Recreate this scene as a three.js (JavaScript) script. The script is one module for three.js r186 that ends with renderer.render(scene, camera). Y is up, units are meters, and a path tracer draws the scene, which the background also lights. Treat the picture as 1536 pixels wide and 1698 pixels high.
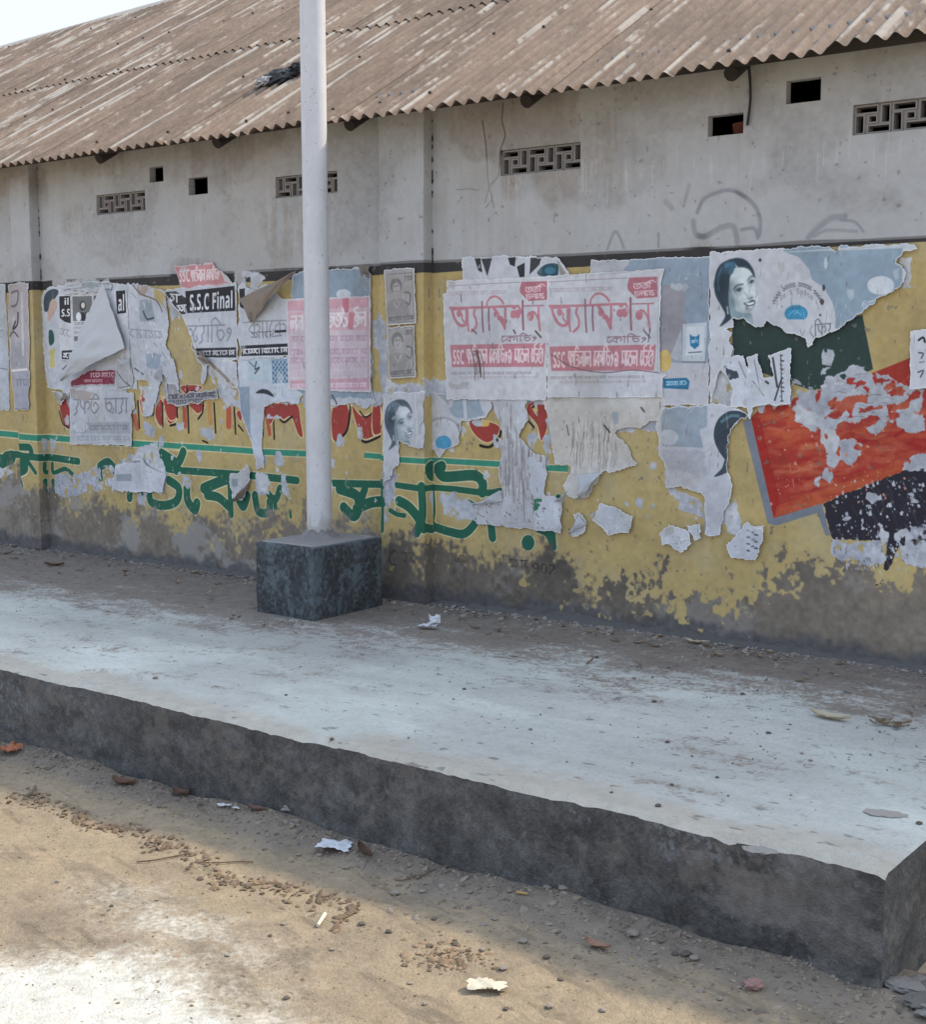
import * as THREE from 'three';
import { mergeGeometries } from 'three/addons/utils/BufferGeometryUtils.js';
import { createNoise3D } from 'simplex-noise';

// ---------- camera, sky, sun, exposure ----------
const scene = new THREE.Scene();
const PW = 1536, PH = 1698, FOC = 2250, PITCH = Math.atan2(262, FOC), YAW = Math.atan2(Math.hypot(FOC, 262), 3013);
const camera = new THREE.PerspectiveCamera(2 * Math.atan(PH / 2 / FOC) * 180 / Math.PI, PW / PH, 0.05, 300);
const EYE = new THREE.Vector3(0, 1.55, 5.28);
const FWD = new THREE.Vector3(-Math.sin(YAW) * Math.cos(PITCH), -Math.sin(PITCH), -Math.cos(YAW) * Math.cos(PITCH));
camera.position.copy(EYE);
camera.lookAt(EYE.clone().add(FWD));
scene.add(camera);
const renderer = new THREE.WebGLRenderer({ antialias: true });
renderer.toneMapping = THREE.LinearToneMapping;
renderer.toneMappingExposure = 1.48;
renderer.shadowMap.enabled = true;
const SUN = new THREE.Vector3(0.6, 1.21, -1).normalize();
{
  // hazy tropical sky: pale at the horizon, blue overhead, bright haze round the sun
  const w = 512, h = 256, d = new Float32Array(w * h * 4);
  for (let j = 0; j < h; j++) for (let i = 0; i < w; i++) {
    const v = (j + 0.5) / h, el = (v - 0.5) * Math.PI, az = ((i + 0.5) / w - 0.5) * 2 * Math.PI;
    const x = Math.cos(el) * Math.cos(az), y = Math.sin(el), z = Math.cos(el) * Math.sin(az);
    const up = Math.max(y, 0), t = 1 - Math.exp(-2.6 * up), c = Math.max(0, x * SUN.x + y * SUN.y + z * SUN.z);
    const glow = 1.5 * Math.pow(c, 12) + 0.55 * Math.pow(c, 3), o = (j * w + i) * 4;
    d[o] = 0.79 * (1 - t) + 0.43 * t + glow; d[o + 1] = 0.84 * (1 - t) + 0.58 * t + glow * 0.98; d[o + 2] = 0.92 * (1 - t) + 0.86 * t + glow * 0.92; d[o + 3] = 1;
    if (y < 0) { d[o] = 0.30; d[o + 1] = 0.28; d[o + 2] = 0.25; }
  }
  const sky = new THREE.DataTexture(d, w, h, THREE.RGBAFormat, THREE.FloatType);
  sky.mapping = THREE.EquirectangularReflectionMapping; sky.magFilter = THREE.LinearFilter; sky.needsUpdate = true;
  scene.background = sky; scene.environment = sky;
}
const sun = new THREE.DirectionalLight(new THREE.Color(1, 0.87, 0.68), 2.9);
sun.position.copy(SUN).multiplyScalar(30).add(new THREE.Vector3(-4, 0, 2)); sun.target.position.set(-4, 0, 2);
sun.castShadow = true; sun.shadow.radius = 2;
sun.shadow.mapSize.set(4096, 4096);
Object.assign(sun.shadow.camera, { left: -14, right: 14, top: 14, bottom: -14, near: 1, far: 70 });
scene.add(sun, sun.target);

// ---------- helpers ----------
const rng = (s) => () => { s = (s + 0x6d2b79f5) | 0; let t = Math.imul(s ^ (s >>> 15), 1 | s); t = (t + Math.imul(t ^ (t >>> 7), 61 | t)) ^ t; return ((t ^ (t >>> 14)) >>> 0) / 4294967296; };
const R = rng(7);
const noise3 = createNoise3D(rng(11));
const LAT = new Float32Array(65536); { const r = rng(3); for (let i = 0; i < 65536; i++) LAT[i] = r(); }
function vn(x, y) {                                   // value noise 0..1
  const xi = Math.floor(x), yi = Math.floor(y); let u = x - xi, v = y - yi; u = u * u * (3 - 2 * u); v = v * v * (3 - 2 * v);
  const a = xi & 255, b = (xi + 1) & 255, c = (yi & 255) << 8, e = ((yi + 1) & 255) << 8;
  const p = LAT[c | a], q = LAT[c | b], r = LAT[e | a], s = LAT[e | b];
  return p + (q - p) * u + (r - p + (p - q - r + s) * u) * v;
}
function fbm(x, y, o = 4) { let s = 0, a = 0.5, t = 0; for (let i = 0; i < o; i++) { s += a * vn(x, y); t += a; a *= 0.5; x = x * 2.03 + 17.3; y = y * 2.03 + 5.7; } return s / t; }
const clamp = (x, a = 0, b = 1) => x < a ? a : x > b ? b : x;
const sst = (a, b, x) => { const t = clamp((x - a) / (b - a)); return t * t * (3 - 2 * t); };
const lerp = (a, b, t) => a + (b - a) * t;

// a photograph pixel gives a direction; the plane it meets gives the position
const RIGHT = new THREE.Vector3().crossVectors(FWD, new THREE.Vector3(0, 1, 0)).normalize(), UPV = new THREE.Vector3().crossVectors(RIGHT, FWD);
const ray = (x, y) => FWD.clone().multiplyScalar(FOC).addScaledVector(RIGHT, x - PW / 2).addScaledVector(UPV, -(y - PH / 2));
function onPlane(x, y, axis, value) { const d = ray(x, y), t = (value - EYE[axis]) / d[axis]; return EYE.clone().addScaledVector(d, t); }
const PLAT = 0.31, KERB_Z = 2.15, PLAT_END = -1.075, PIL = 0.07;    // platform height, front edge, right end; pilaster depth
const P2 = [-4.44, -4.155], P1 = [-7.47, -7.269];
const onPlat = (x, y) => onPlane(x, y, 'y', PLAT), onGround = (x, y) => onPlane(x, y, 'y', 0);
function wallXY(x, y, plane) {
  if (plane === undefined) {
    const c1 = 47 + 0.0288 * (y - 280), l1 = 14 + 0.02 * (y - 280);
    plane = (x > 622 && x < 704) || (x > l1 && x < c1) ? PIL : 0;
  }
  const p = onPlane(x, y, 'z', plane); return [p.x, p.y];
}
// magnified views of the photograph in which outlines were read: origin and scale
const view = (x0, y0, s) => (x, y) => [x0 + x / s, y0 + y / s];
const PX = view(0, 0, 1), C4 = view(0, 400, 4.8), C5 = view(270, 400, 4.151), C6 = view(620, 400, 3.072), C7 = view(1080, 380, 3.368), U3 = view(1000, 0, 2.866), U2 = view(500, 0, 2.954), U1 = view(0, 0, 2.954);
const L1 = view(0, 640, 4.8), L2 = view(230, 640, 3.572), L3 = view(620, 640, 3.072), L4 = view(1060, 640, 3.227);
const N1 = view(0, 440, 6.4), N2 = view(730, 450, 7.68), N3 = view(900, 440, 7.314), N4 = view(1170, 410, 6.678), N5 = view(630, 640, 4.655), N6 = view(230, 640, 5.297), N7 = view(400, 420, 4.8);

// naming
const taken = new Map();
function numbered(n) { const k = (taken.get(n) ?? -1) + 1; taken.set(n, k); return k ? n + '_' + String(k).padStart(3, '0') : n; }
function tag(o, label, category, group) { o.userData.label = label; o.userData.category = category; if (group) o.userData.group = group; return o; }
function mesh(name, geo, mat, parent) { const m = new THREE.Mesh(geo, mat); m.name = name; m.castShadow = m.receiveShadow = true; if (parent) parent.add(m); return m; }
function top(name, o) { o.name = numbered(name); scene.add(o); return o; }
function bufGeo(pos, idx, uv) { const g = new THREE.BufferGeometry(); g.setAttribute('position', new THREE.Float32BufferAttribute(pos, 3)); if (uv) g.setAttribute('uv', new THREE.Float32BufferAttribute(uv, 2)); g.setIndex(idx); g.computeVertexNormals(); return g; }
// grid surface f(u,v) -> [x,y,z], uv from g(u,v)
function gridGeo(nu, nv, f, uvf, flip) {
  const p = [], t = [], ix = [];
  for (let j = 0; j <= nv; j++) for (let i = 0; i <= nu; i++) { const u = i / nu, v = j / nv, q = f(u, v); p.push(...q); t.push(...(uvf ? uvf(u, v, q) : [u, v])); }
  for (let j = 0; j < nv; j++) for (let i = 0; i < nu; i++) { const a = j * (nu + 1) + i, b = a + 1, c = a + nu + 1, d = c + 1; flip ? ix.push(a, c, b, b, c, d) : ix.push(a, b, c, b, d, c); }
  return bufGeo(p, ix, t);
}
function canvasOf(w, h) { const c = document.createElement('canvas'); c.width = w; c.height = h; return c; }
// texture computed per pixel; f(i, j, px) writes px[0..2] in 0..255
function pixelTex(w, h, f, srgb = true, repeat) {
  const d = new Uint8Array(w * h * 4), px = [0, 0, 0];
  for (let j = 0, o = 0; j < h; j++) for (let i = 0; i < w; i++, o += 4) { f(i, j, px); d[o] = clamp(px[0], 0, 255); d[o + 1] = clamp(px[1], 0, 255); d[o + 2] = clamp(px[2], 0, 255); d[o + 3] = 255; }
  const t = new THREE.DataTexture(d, w, h); t.magFilter = THREE.LinearFilter; t.minFilter = THREE.LinearMipmapLinearFilter; t.generateMipmaps = true;
  if (srgb) t.colorSpace = THREE.SRGBColorSpace; if (repeat) t.wrapS = t.wrapT = THREE.RepeatWrapping; t.needsUpdate = true; return t;
}
function tileNoise(w, cells, seed, o = 4) {            // tileable fbm sampler over [0,1)
  return (u, v) => { let s = 0, a = 0.5, t = 0, c = cells; for (let k = 0; k < o; k++) { const x = u * c, y = v * c, xi = Math.floor(x), yi = Math.floor(y); let fx = x - xi, fy = y - yi; fx = fx * fx * (3 - 2 * fx); fy = fy * fy * (3 - 2 * fy);
    const L = (p, q) => LAT[((((q % c) + c) % c * 57 + seed * 31 + k * 7) & 255) << 8 | ((((p % c) + c) % c * 113 + seed * 17) & 255)];
    const A = L(xi, yi), B = L(xi + 1, yi), C = L(xi, yi + 1), D = L(xi + 1, yi + 1); s += a * (A + (B - A) * fx + (C - A + (A - B - C + D) * fx) * fy); t += a; a *= 0.5; c *= 2; } return s / t; };
}
const grit = (() => { const f = tileNoise(512, 16, 2, 6), g = tileNoise(512, 128, 5, 1); return pixelTex(512, 512, (i, j, p) => { const u = i / 512, v = j / 512; p[0] = p[1] = p[2] = 255 * (0.65 * f(u, v) + 0.35 * g(u, v)); }, false, true); })();
const gritAt = (rx, ry = rx) => { const t = grit.clone(); t.repeat.set(rx, ry); t.needsUpdate = true; return t; };

// ---------- ground ----------
const GX0 = -5.2, GX1 = -0.2, GZ0 = 2.0, GZ1 = 4.5;
const cementEdge = [[-300, 1560], [0, 1588], [110, 1604], [190, 1585], [255, 1590], [330, 1642], [420, 1662], [500, 1705], [620, 1780], [900, 1900]].map(([x, y]) => { const p = onGround(x, y); return [p.x, p.z]; });
const cementLine = (X) => { for (let k = 1; k < cementEdge.length; k++) if (X < cementEdge[k][0]) { const [a, b] = [cementEdge[k - 1], cementEdge[k]]; return b[1] - (b[0] - X) * (b[1] - a[1]) / (b[0] - a[0]); } return 5; };
const paleSpot = onGround(275, 1525);
const groundHeight = (x, z) => 0.010 * noise3(x * 1.1, z * 1.1, 3) + 0.005 * noise3(x * 4, z * 4, 8) + 0.0025 * noise3(x * 13, z * 13, 1) + 0.03 * (1 - sst(0, 0.16, z - KERB_Z)) * (0.6 + 0.5 * noise3(x * 2.5, 0, 4));
function dirtColor(X, Z, p) {
  const a = fbm(X * 1.3 + 4, Z * 1.3, 4), b = fbm(X * 9, Z * 9 + 3, 4), c = vn(X * 120, Z * 120), e = fbm(X * 40, Z * 40 + 9, 3);
  let r = 137 + 30 * (a - 0.5) + 26 * (b - 0.5) + 20 * (e - 0.5) + 14 * (c - 0.5);
  p[0] = r; p[1] = r * 0.89; p[2] = r * 0.71 + 5 * (1 - a);
  const tr = fbm(X * 5 + 2 * Z, Z * 26 - X * 7, 3); if (tr > 0.6) { const k = sst(0.6, 0.75, tr) * 0.12; p[0] *= 1 - k; p[1] *= 1 - k; p[2] *= 1 - k; }
}
const groundTex = pixelTex(2048, 1024, (i, j, p) => {
  const X = GX0 + (GX1 - GX0) * i / 2048, Z = GZ0 + (GZ1 - GZ0) * j / 1024;
  dirtColor(X, Z, p);
  // bare cement of the road showing through the dirt
  const f = fbm(X * 22, Z * 22, 4), g = fbm(X * 3.2, Z * 3.2 + 7, 3), g2 = vn(X * 95, Z * 95);
  let d = (Z - cementLine(X)) * 5 + 0.35 + 1.1 * (g - 0.5);
  const s = Math.hypot((X - paleSpot.x) / 0.42, (Z - paleSpot.z) / 0.13); d = Math.max(d, 0.40 - 0.5 * s + 0.9 * (g - 0.5));
  const m = sst(-0.35, 1.3, d + 0.7 * (f - 0.5) + 0.5 * (g2 - 0.5));
  const q = 182 + 30 * (f - 0.5) + 18 * (g2 - 0.5) + 16 * (g - 0.5);
  p[0] = lerp(p[0], q, m); p[1] = lerp(p[1], q * 0.985, m); p[2] = lerp(p[2], q * 0.93, m);
  // shade band painted into the soil colour, darker towards the foot of the kerb
  const k = sst(0.45, 0.7, (1 - sst(0.0, 0.42, Z - KERB_Z)) * 0.75 + 0.55 * (fbm(X * 6, Z * 9, 4) - 0.32));
  p[0] = lerp(p[0], 122 + 34 * (f - 0.5), k * 0.75); p[1] = lerp(p[1], 112 + 32 * (f - 0.5), k * 0.75); p[2] = lerp(p[2], 100 + 28 * (f - 0.5), k * 0.75);
  if (fbm(X * 55, Z * 55, 2) > 0.84) { p[0] *= 0.8; p[1] *= 0.78; p[2] *= 0.76; }
});
const groundMat = new THREE.MeshStandardMaterial({ map: groundTex, roughness: 0.95, bumpMap: gritAt(9, 4.5), bumpScale: 0.006 });
const near = mesh('dirt_verge', gridGeo(320, 160, (u, v) => { const x = lerp(GX0, GX1, u), z = lerp(GZ1, GZ0, v); return [x, groundHeight(x, z), z]; }, (u, v) => [u, 1 - v]), groundMat);
near.userData.kind = 'structure'; scene.add(near);
const farTex = pixelTex(512, 512, (i, j, p) => { const f = tileFar(i / 512, j / 512), g = tileFar2(i / 512, j / 512); const r = 172 + 36 * (f - 0.5) + 30 * (g - 0.5); p[0] = r; p[1] = r * 0.9; p[2] = r * 0.74; }, true, true);
function tileFar(u, v) { return (tileFar.f ??= tileNoise(512, 5, 4, 5))(u, v); } function tileFar2(u, v) { return (tileFar2.f ??= tileNoise(512, 40, 6, 3))(u, v); }
farTex.repeat.set(60, 60);
const far = mesh('ground', new THREE.PlaneGeometry(160, 160).rotateX(-Math.PI / 2).translate(-4, -0.035, 0), new THREE.MeshStandardMaterial({ map: farTex, roughness: 0.95 }));
far.userData.kind = 'structure'; scene.add(far);

// ---------- platform ----------
const edgeZ = (x) => KERB_Z + 0.010 * noise3(x * 0.9, 5, 0) + 0.003 * noise3(x * 5, 1, 0) + 0.0015 * noise3(x * 27, 2, 0);
const chip = (x) => 0.007 * sst(0.1, 0.9, noise3(x * 1.3, 9, 3)) + 0.004 * sst(0.35, 0.8, noise3(x * 8, 4, 3)) + 0.0015 * (noise3(x * 31, 3, 3) + 1) + 0.016 * sst(0.45, 0.8, noise3(x * 4, 7, 1)) * sst(-2.4, -1.4, x);
const topY = (x, z) => PLAT + 0.0035 * noise3(x * 1.5, z * 1.5, 2) + 0.0015 * noise3(x * 7, z * 7, 6);
function platColor(X, Z, p) {
  const a = fbm(X * 0.9, Z * 1.6 + 20, 4), st = fbm(X * 2.2, Z * 13, 4), st2 = fbm(X * 7, Z * 42, 3), f = fbm(X * 30, Z * 30, 4), g = vn(X * 110, Z * 110);
  let q = 178 + 34 * (a - 0.5) + 14 * (st - 0.5) + 8 * (st2 - 0.5) + 16 * (f - 0.5) + 12 * (g - 0.5);
  p[0] = q; p[1] = q * 0.995; p[2] = q * 0.945;
  // white cement skim patches
  const w = sst(0.50, 0.62, fbm(X * 1.6 + 9, Z * 2.4, 5) + 0.05 * (st - 0.5)); p[0] += 12 * w; p[1] += 14 * w; p[2] += 13 * w;
  // brown dust and trodden soil, thick beside the wall, thin and sandy at the front lip
  const near = 1 - sst(0.1, 1.5, Z - 0.35 * (fbm(X * 0.8, 3, 3) - 0.4) + 0.10 * (X + 4)), lip = sst(1.86, 2.12, Z + 0.18 * (fbm(X * 2, 8, 3) - 0.5));
  let d = near * 1.08 + 1.0 * (fbm(X * 3.5, Z * 8, 5) - 0.42) + 0.35 * (st2 - 0.5);
  const m = sst(0.15, 0.85, d + 0.8 * (f - 0.5) + 0.45 * (g - 0.5)) * 0.9;
  p[0] = lerp(p[0], 121 + 40 * (f - 0.5), m); p[1] = lerp(p[1], 110 + 38 * (f - 0.5), m); p[2] = lerp(p[2], 99 + 34 * (f - 0.5), m);
  const l = sst(0.25, 0.8, lip * 0.8 + 0.8 * (fbm(X * 5, Z * 9 + 4, 4) - 0.5) + 0.3 * (g - 0.5)) * 0.7;
  p[0] = lerp(p[0], 172 + 30 * (f - 0.5), l); p[1] = lerp(p[1], 162 + 30 * (f - 0.5), l); p[2] = lerp(p[2], 146 + 30 * (f - 0.5), l);
  const spot = fbm(X * 16, Z * 34, 3); if (spot > 0.76) { const k = sst(0.76, 0.86, spot) * 0.25; p[0] *= 1 - k; p[1] *= 1 - k; p[2] *= 1 - k; }
}
const platform = new THREE.Group(); platform.name = 'platform'; platform.userData.kind = 'structure'; scene.add(platform);
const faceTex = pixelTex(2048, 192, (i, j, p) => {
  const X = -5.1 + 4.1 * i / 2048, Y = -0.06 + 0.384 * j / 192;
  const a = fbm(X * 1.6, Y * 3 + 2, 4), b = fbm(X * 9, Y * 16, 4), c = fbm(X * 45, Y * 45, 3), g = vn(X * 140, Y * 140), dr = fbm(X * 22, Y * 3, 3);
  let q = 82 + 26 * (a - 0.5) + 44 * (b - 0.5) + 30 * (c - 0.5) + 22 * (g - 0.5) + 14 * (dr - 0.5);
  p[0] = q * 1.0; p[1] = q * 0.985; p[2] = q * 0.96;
  const fl = sst(0.62, 0.70, fbm(X * 70 + Y * 20, Y * 62 + 3, 3) * 0.7 + 0.3 * fbm(X * 5, Y * 9, 3)) * sst(0.40, 0.66, fbm(X * 2.6 + 4, Y * 7 + 1, 3) + 0.25 * (0.12 - Y)); p[0] = lerp(p[0], 124, fl * 0.55); p[1] = lerp(p[1], 130, fl * 0.55); p[2] = lerp(p[2], 134, fl * 0.55);
  const wp = sst(0.5, 0.62, 0.9 - Math.hypot((X + 1.42) / 0.22, (Y - 0.17) / 0.13) * 0.6 + 0.5 * (b - 0.5)) + 0.7 * sst(0.55, 0.7, 1 - Math.abs(X + 1.2) * 3 + 0.8 * (b - 0.5)); p[0] = lerp(p[0], 112 + 30 * (c - 0.5), clamp(wp) * 0.7); p[1] = lerp(p[1], 108 + 30 * (c - 0.5), clamp(wp) * 0.7); p[2] = lerp(p[2], 104 + 30 * (c - 0.5), clamp(wp) * 0.7);
  const mud = sst(0.60, 0.72, fbm(X * 7 + 3, Y * 11, 4) + 0.25 * (c - 0.5)) * 0.6; p[0] = lerp(p[0], 104 + 30 * (c - 0.5), mud); p[1] = lerp(p[1], 98 + 30 * (c - 0.5), mud); p[2] = lerp(p[2], 92 + 28 * (c - 0.5), mud);
  const rim = Y > 0.262 - 0.03 * b ? sst(0.56, 0.62, fbm(X * 4, Y * 9 + 3, 4) + 0.3 * (c - 0.5) + 0.10 * sst(-2.2, -1.5, X)) : 0; // broken paint at the lip, cement bare p[0] = lerp(p[0], 128 + 40 * (c - 0.5), rim * 0.6); p[1] = lerp(p[1], 120 + 38 * (c - 0.5), rim * 0.6); p[2] = lerp(p[2], 110 + 36 * (c - 0.5), rim * 0.6);
});
faceTex.wrapS = THREE.MirroredRepeatWrapping;
{
  const tiles = [[-12.2, -8.6], [-8.6, -4.84], [-4.84, PLAT_END]];
  tiles.forEach(([x0, x1], k) => {
    const big = k > 0, W = big ? 2048 : 512, H = big ? 1024 : 256, zf = KERB_Z + 0.04;
    const tex = pixelTex(W, H, (i, j, p) => platColor(x0 + (x1 - x0) * i / W, zf * j / H, p));
    const mat = new THREE.MeshStandardMaterial({ map: tex, roughness: 0.88, bumpMap: gritAt((x1 - x0) * 2.2, 4.6), bumpScale: 0.006 });
    const nu = big ? 300 : 60;
    mesh('slab_top', gridGeo(nu, 60, (u, v) => {
      const x = lerp(x0, x1, u), e = edgeZ(x), c = chip(x), q = v < 0.5 ? v * 2 * 0.94 : 0.94 + (v - 0.5) * 2 * 0.06;
      const z = lerp(-0.02, e, q), k2 = sst(e - 0.035 - 2.2 * c, e, z), xe = x1 === PLAT_END ? sst(PLAT_END - 0.03, PLAT_END, x) : 0;
      return [x, topY(x, z) - (0.010 + c) * k2 * k2 - 0.008 * xe * xe, z];
    }, (u, v, q) => [u, q[2] / zf], true), mat, platform);
  });
  const fm = new THREE.MeshStandardMaterial({ map: faceTex, roughness: 0.85, bumpMap: gritAt(8, 0.75), bumpScale: 0.005 });
  mesh('front_face', gridGeo(620, 14, (u, v) => {
    const x = lerp(-12.2, PLAT_END, u), e = edgeZ(x), y1 = topY(x, e) - 0.010 - chip(x) - (x > PLAT_END - 0.03 ? 0.008 * sst(PLAT_END - 0.03, PLAT_END, x) ** 2 : 0), y = lerp(y1, -0.06, v);
    const xe = sst(PLAT_END - 0.05, PLAT_END, x);
    return [x, y, e + (v > 0 ? 0.004 * Math.min(1, v * 6) + 0.006 * noise3(x * 3, y * 9, 1) + 0.003 * noise3(x * 14, y * 20, 5) : 0) * (1 - xe)];
  }, (u, v, q) => [(q[0] + 5.1) / 4.1, (q[1] + 0.06) / 0.384], true), fm, platform);
  mesh('end_face', gridGeo(120, 12, (u, v) => {
    const z = lerp(edgeZ(PLAT_END), -0.3, u), y1 = u === 0 ? topY(PLAT_END, z) - 0.018 - chip(PLAT_END) : topY(PLAT_END, z) - 0.008, y = lerp(y1, -0.06, v);
    return [PLAT_END + (v > 0 && u > 0 ? 0.004 + 0.006 * noise3(z * 3, y * 9, 7) : 0), y, z];
  }, (u, v, q) => [q[2] / 4.1, (q[1] + 0.06) / 0.384], true), fm, platform);
  // lumpy mortar fillet where wall meets platform
  mesh('mortar_fillet', gridGeo(500, 6, (u, v) => {
    const x = lerp(-9, PLAT_END, u), w = 0.035 + 0.03 * Math.abs(noise3(x * 2, 3, 1)) + 0.01 * noise3(x * 12, 1, 1), h = 0.03 + 0.022 * noise3(x * 1.6, 8, 1) + 0.008 * noise3(x * 15, 5, 2);
    const a = v * Math.PI / 2, z = w * (1 - Math.cos(a)) * 1.0 + 0.0, y = h * (1 - Math.sin(a));
    return [x, PLAT - 0.004 + y, z + 0.003 + 0.004 * noise3(x * 20, v * 3, 4)];
  }, (u, v) => [u * 8, v * 0.06], true), new THREE.MeshStandardMaterial({ color: '#605d5a', roughness: 0.95, bumpMap: gritAt(3, 3), bumpScale: 0.006 }), platform);
}

// ---------- wall paint, residue and poster print, drawn in wall metres ----------
const WX0 = -9, WX1 = -0.3, WY0 = 0.27, WY1 = 2.87, WS = 415, WW = Math.round((WX1 - WX0) * WS), WH = Math.round((WY1 - WY0) * WS);
const tilesX = [[-9, -4.1], [-4.6, -0.3]];
const BAND_Y = 1.99;
class Layer {
  constructor() { this.c = canvasOf(WW, WH); this.g = this.c.getContext('2d'); this.g.lineCap = this.g.lineJoin = 'round'; this.r = rng(91); this.plane = undefined; }
  pt(v, x, y) { const [X, Y] = wallXY(...v(x, y), this.plane); return [(X - WX0) * WS, (WY1 - Y) * WS]; }
  pts(v, a) { const o = []; for (let i = 0; i < a.length; i += 2) o.push(this.pt(v, a[i], a[i + 1])); return o; }
  scale(v, a) {   // canvas pixels per view pixel, across the stroke's run
    const p = this.pt(v, a[0], a[1]), q = this.pt(v, a[0], a[1] + 10), r = this.pt(v, a[0] + 4, a[1]), sy = Math.hypot(p[0] - q[0], p[1] - q[1]) / 10, sx = Math.hypot(p[0] - r[0], p[1] - r[1]) / 4;
    let dx = 1e-6, dy = 0; for (let i = 2; i < a.length; i += 2) { dx += Math.abs(a[i] - a[i - 2]); dy += Math.abs(a[i + 1] - a[i - 1]); }
    return lerp(sy, Math.min(sx, 2.2 * sy), dy / (dx + dy));
  }
  path(p, smooth, close) {
    const g = this.g; g.beginPath();
    if (smooth && p.length > 2) {
      const n = p.length, P = (i) => close ? p[(i + n) % n] : p[Math.max(0, Math.min(n - 1, i))];
      g.moveTo(...p[0]);
      for (let i = 0; i < (close ? n : n - 1); i++) { const a = P(i - 1), b = P(i), c = P(i + 1), d = P(i + 2); g.bezierCurveTo(b[0] + (c[0] - a[0]) / 6, b[1] + (c[1] - a[1]) / 6, c[0] - (d[0] - b[0]) / 6, c[1] - (d[1] - b[1]) / 6, c[0], c[1]); }
    } else { p.forEach((q, i) => i ? g.lineTo(...q) : g.moveTo(...q)); }
    if (close) g.closePath();
  }
  fill(v, a, col, o = {}) { let p = this.pts(v, a); if (o.jag) p = jag(p, o.jag * WS, this.r); this.path(p, o.smooth, true); this.g.fillStyle = col; this.g.fill(); return this; }
  line(v, a, col, w, o = {}) { const p = this.pts(v, a); this.path(p, o.smooth !== false, o.close); this.g.strokeStyle = col; this.g.lineWidth = w * this.scale(v, a); this.g.lineCap = o.cap || 'round'; this.g.stroke(); this.g.lineCap = 'round'; return this; }
  oval(v, x, y, rx, ry, col) { const a = []; for (let i = 0; i < 16; i++) a.push(x + rx * Math.cos(i * Math.PI / 8), y + ry * Math.sin(i * Math.PI / 8)); return this.fill(v, a, col, { smooth: true }); }
  // Latin text set along a quad given by its left and right baseline points and its height
  text(v, str, x0, y0, x1, y1, h, col, font = 'bold', fam = 'sans-serif') {
    const g = this.g, a = this.pt(v, x0, y0), b = this.pt(v, x1, y1), t = this.pt(v, x0, y0 - h);
    g.save(); g.font = `${font} 100px ${fam}`; const w = g.measureText(str).width;
    g.setTransform((b[0] - a[0]) / w, (b[1] - a[1]) / w, (a[0] - t[0]) / 73, (a[1] - t[1]) / 73, a[0], a[1]); g.fillStyle = col; g.fillText(str, 0, 0); g.restore(); return this;
  }
  // Bengali lettering from brush strokes: word box x0..x1 along the head line y0..y1, letter height h
  bangla(v, word, x0, y0, x1, y1, h, col, w) {
    const gl = word.map((k) => GLYPH[k]); let total = 0; for (const q of gl) total += q[0]; let at = 0;
    const map = (ux, uy) => { const s = ux / total; return [lerp(x0, x1, s), lerp(y0, y1, s) + uy * h]; };
    for (const q of gl) {
      if (q[2] !== 0) this.line(v, [...map(at, 0), ...map(at + q[0], 0)], col, w, { smooth: false, cap: 'butt' });
      for (const s of q[1]) { const a = []; for (let i = 0; i < s.length; i += 2) a.push(...map(at + s[i] * q[0], s[i + 1])); this.line(v, a, col, w); }
      at += q[0];
    }
    return this;
  }
  // print too small to read: words under a head line
  scribble(v, x0, y0, x1, y1, h, col, w, seed = 1) {
    const r = rng(seed * 77 + 5); let t = 0; const len = Math.hypot(x1 - x0, y1 - y0);
    while (t < 1) {
      const wl = (h * (1.5 + 2.6 * r())) / len, e = Math.min(1, t + wl), P = (s, d) => [lerp(x0, x1, s), lerp(y0, y1, s) + d];
      this.line(v, [...P(t, 0), ...P(e, 0)], col, w, { smooth: false });
      for (let s = t + 0.2 * h / len; s < e; s += (0.42 + 0.3 * r()) * h / len) {
        const k = r(), d = 0.5 * h / len;
        if (k < 0.35) this.line(v, [...P(s, 0), ...P(s, h)], col, w);
        else if (k < 0.7) this.line(v, [...P(s, 0.2 * h), ...P(s + d * 0.7, 0.5 * h), ...P(s, h * 0.9), ...P(s - d * 0.4, 0.6 * h)], col, w);
        else this.line(v, [...P(s, 0), ...P(s - d * 0.5, 0.6 * h), ...P(s + d * 0.4, h)], col, w);
      }
      t = e + 0.4 * h / len;
    }
    return this;
  }
}
function jag(p, amp, r) {                              // torn outline: subdivide and jitter
  const o = [];
  for (let i = 0; i < p.length; i++) {
    const a = p[i], b = p[(i + 1) % p.length], L = Math.hypot(b[0] - a[0], b[1] - a[1]), n = Math.max(1, Math.min(60, Math.round(L / Math.max(1.5, amp * 0.45)))), nx = -(b[1] - a[1]) / (L || 1), ny = (b[0] - a[0]) / (L || 1);
    for (let k = 0; k < n; k++) { const t = (k + (k ? 0.5 * (r() - 0.5) : 0)) / n, d = amp * ((fbm((a[0] + (b[0] - a[0]) * t) / (amp * 5) + 3, (a[1] + (b[1] - a[1]) * t) / (amp * 5), 3) - 0.5) * 3.2 + 0.6 * (r() - 0.5)); o.push([a[0] + (b[0] - a[0]) * t + nx * d, a[1] + (b[1] - a[1]) * t + ny * d]); }
  }
  return o;
}
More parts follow.
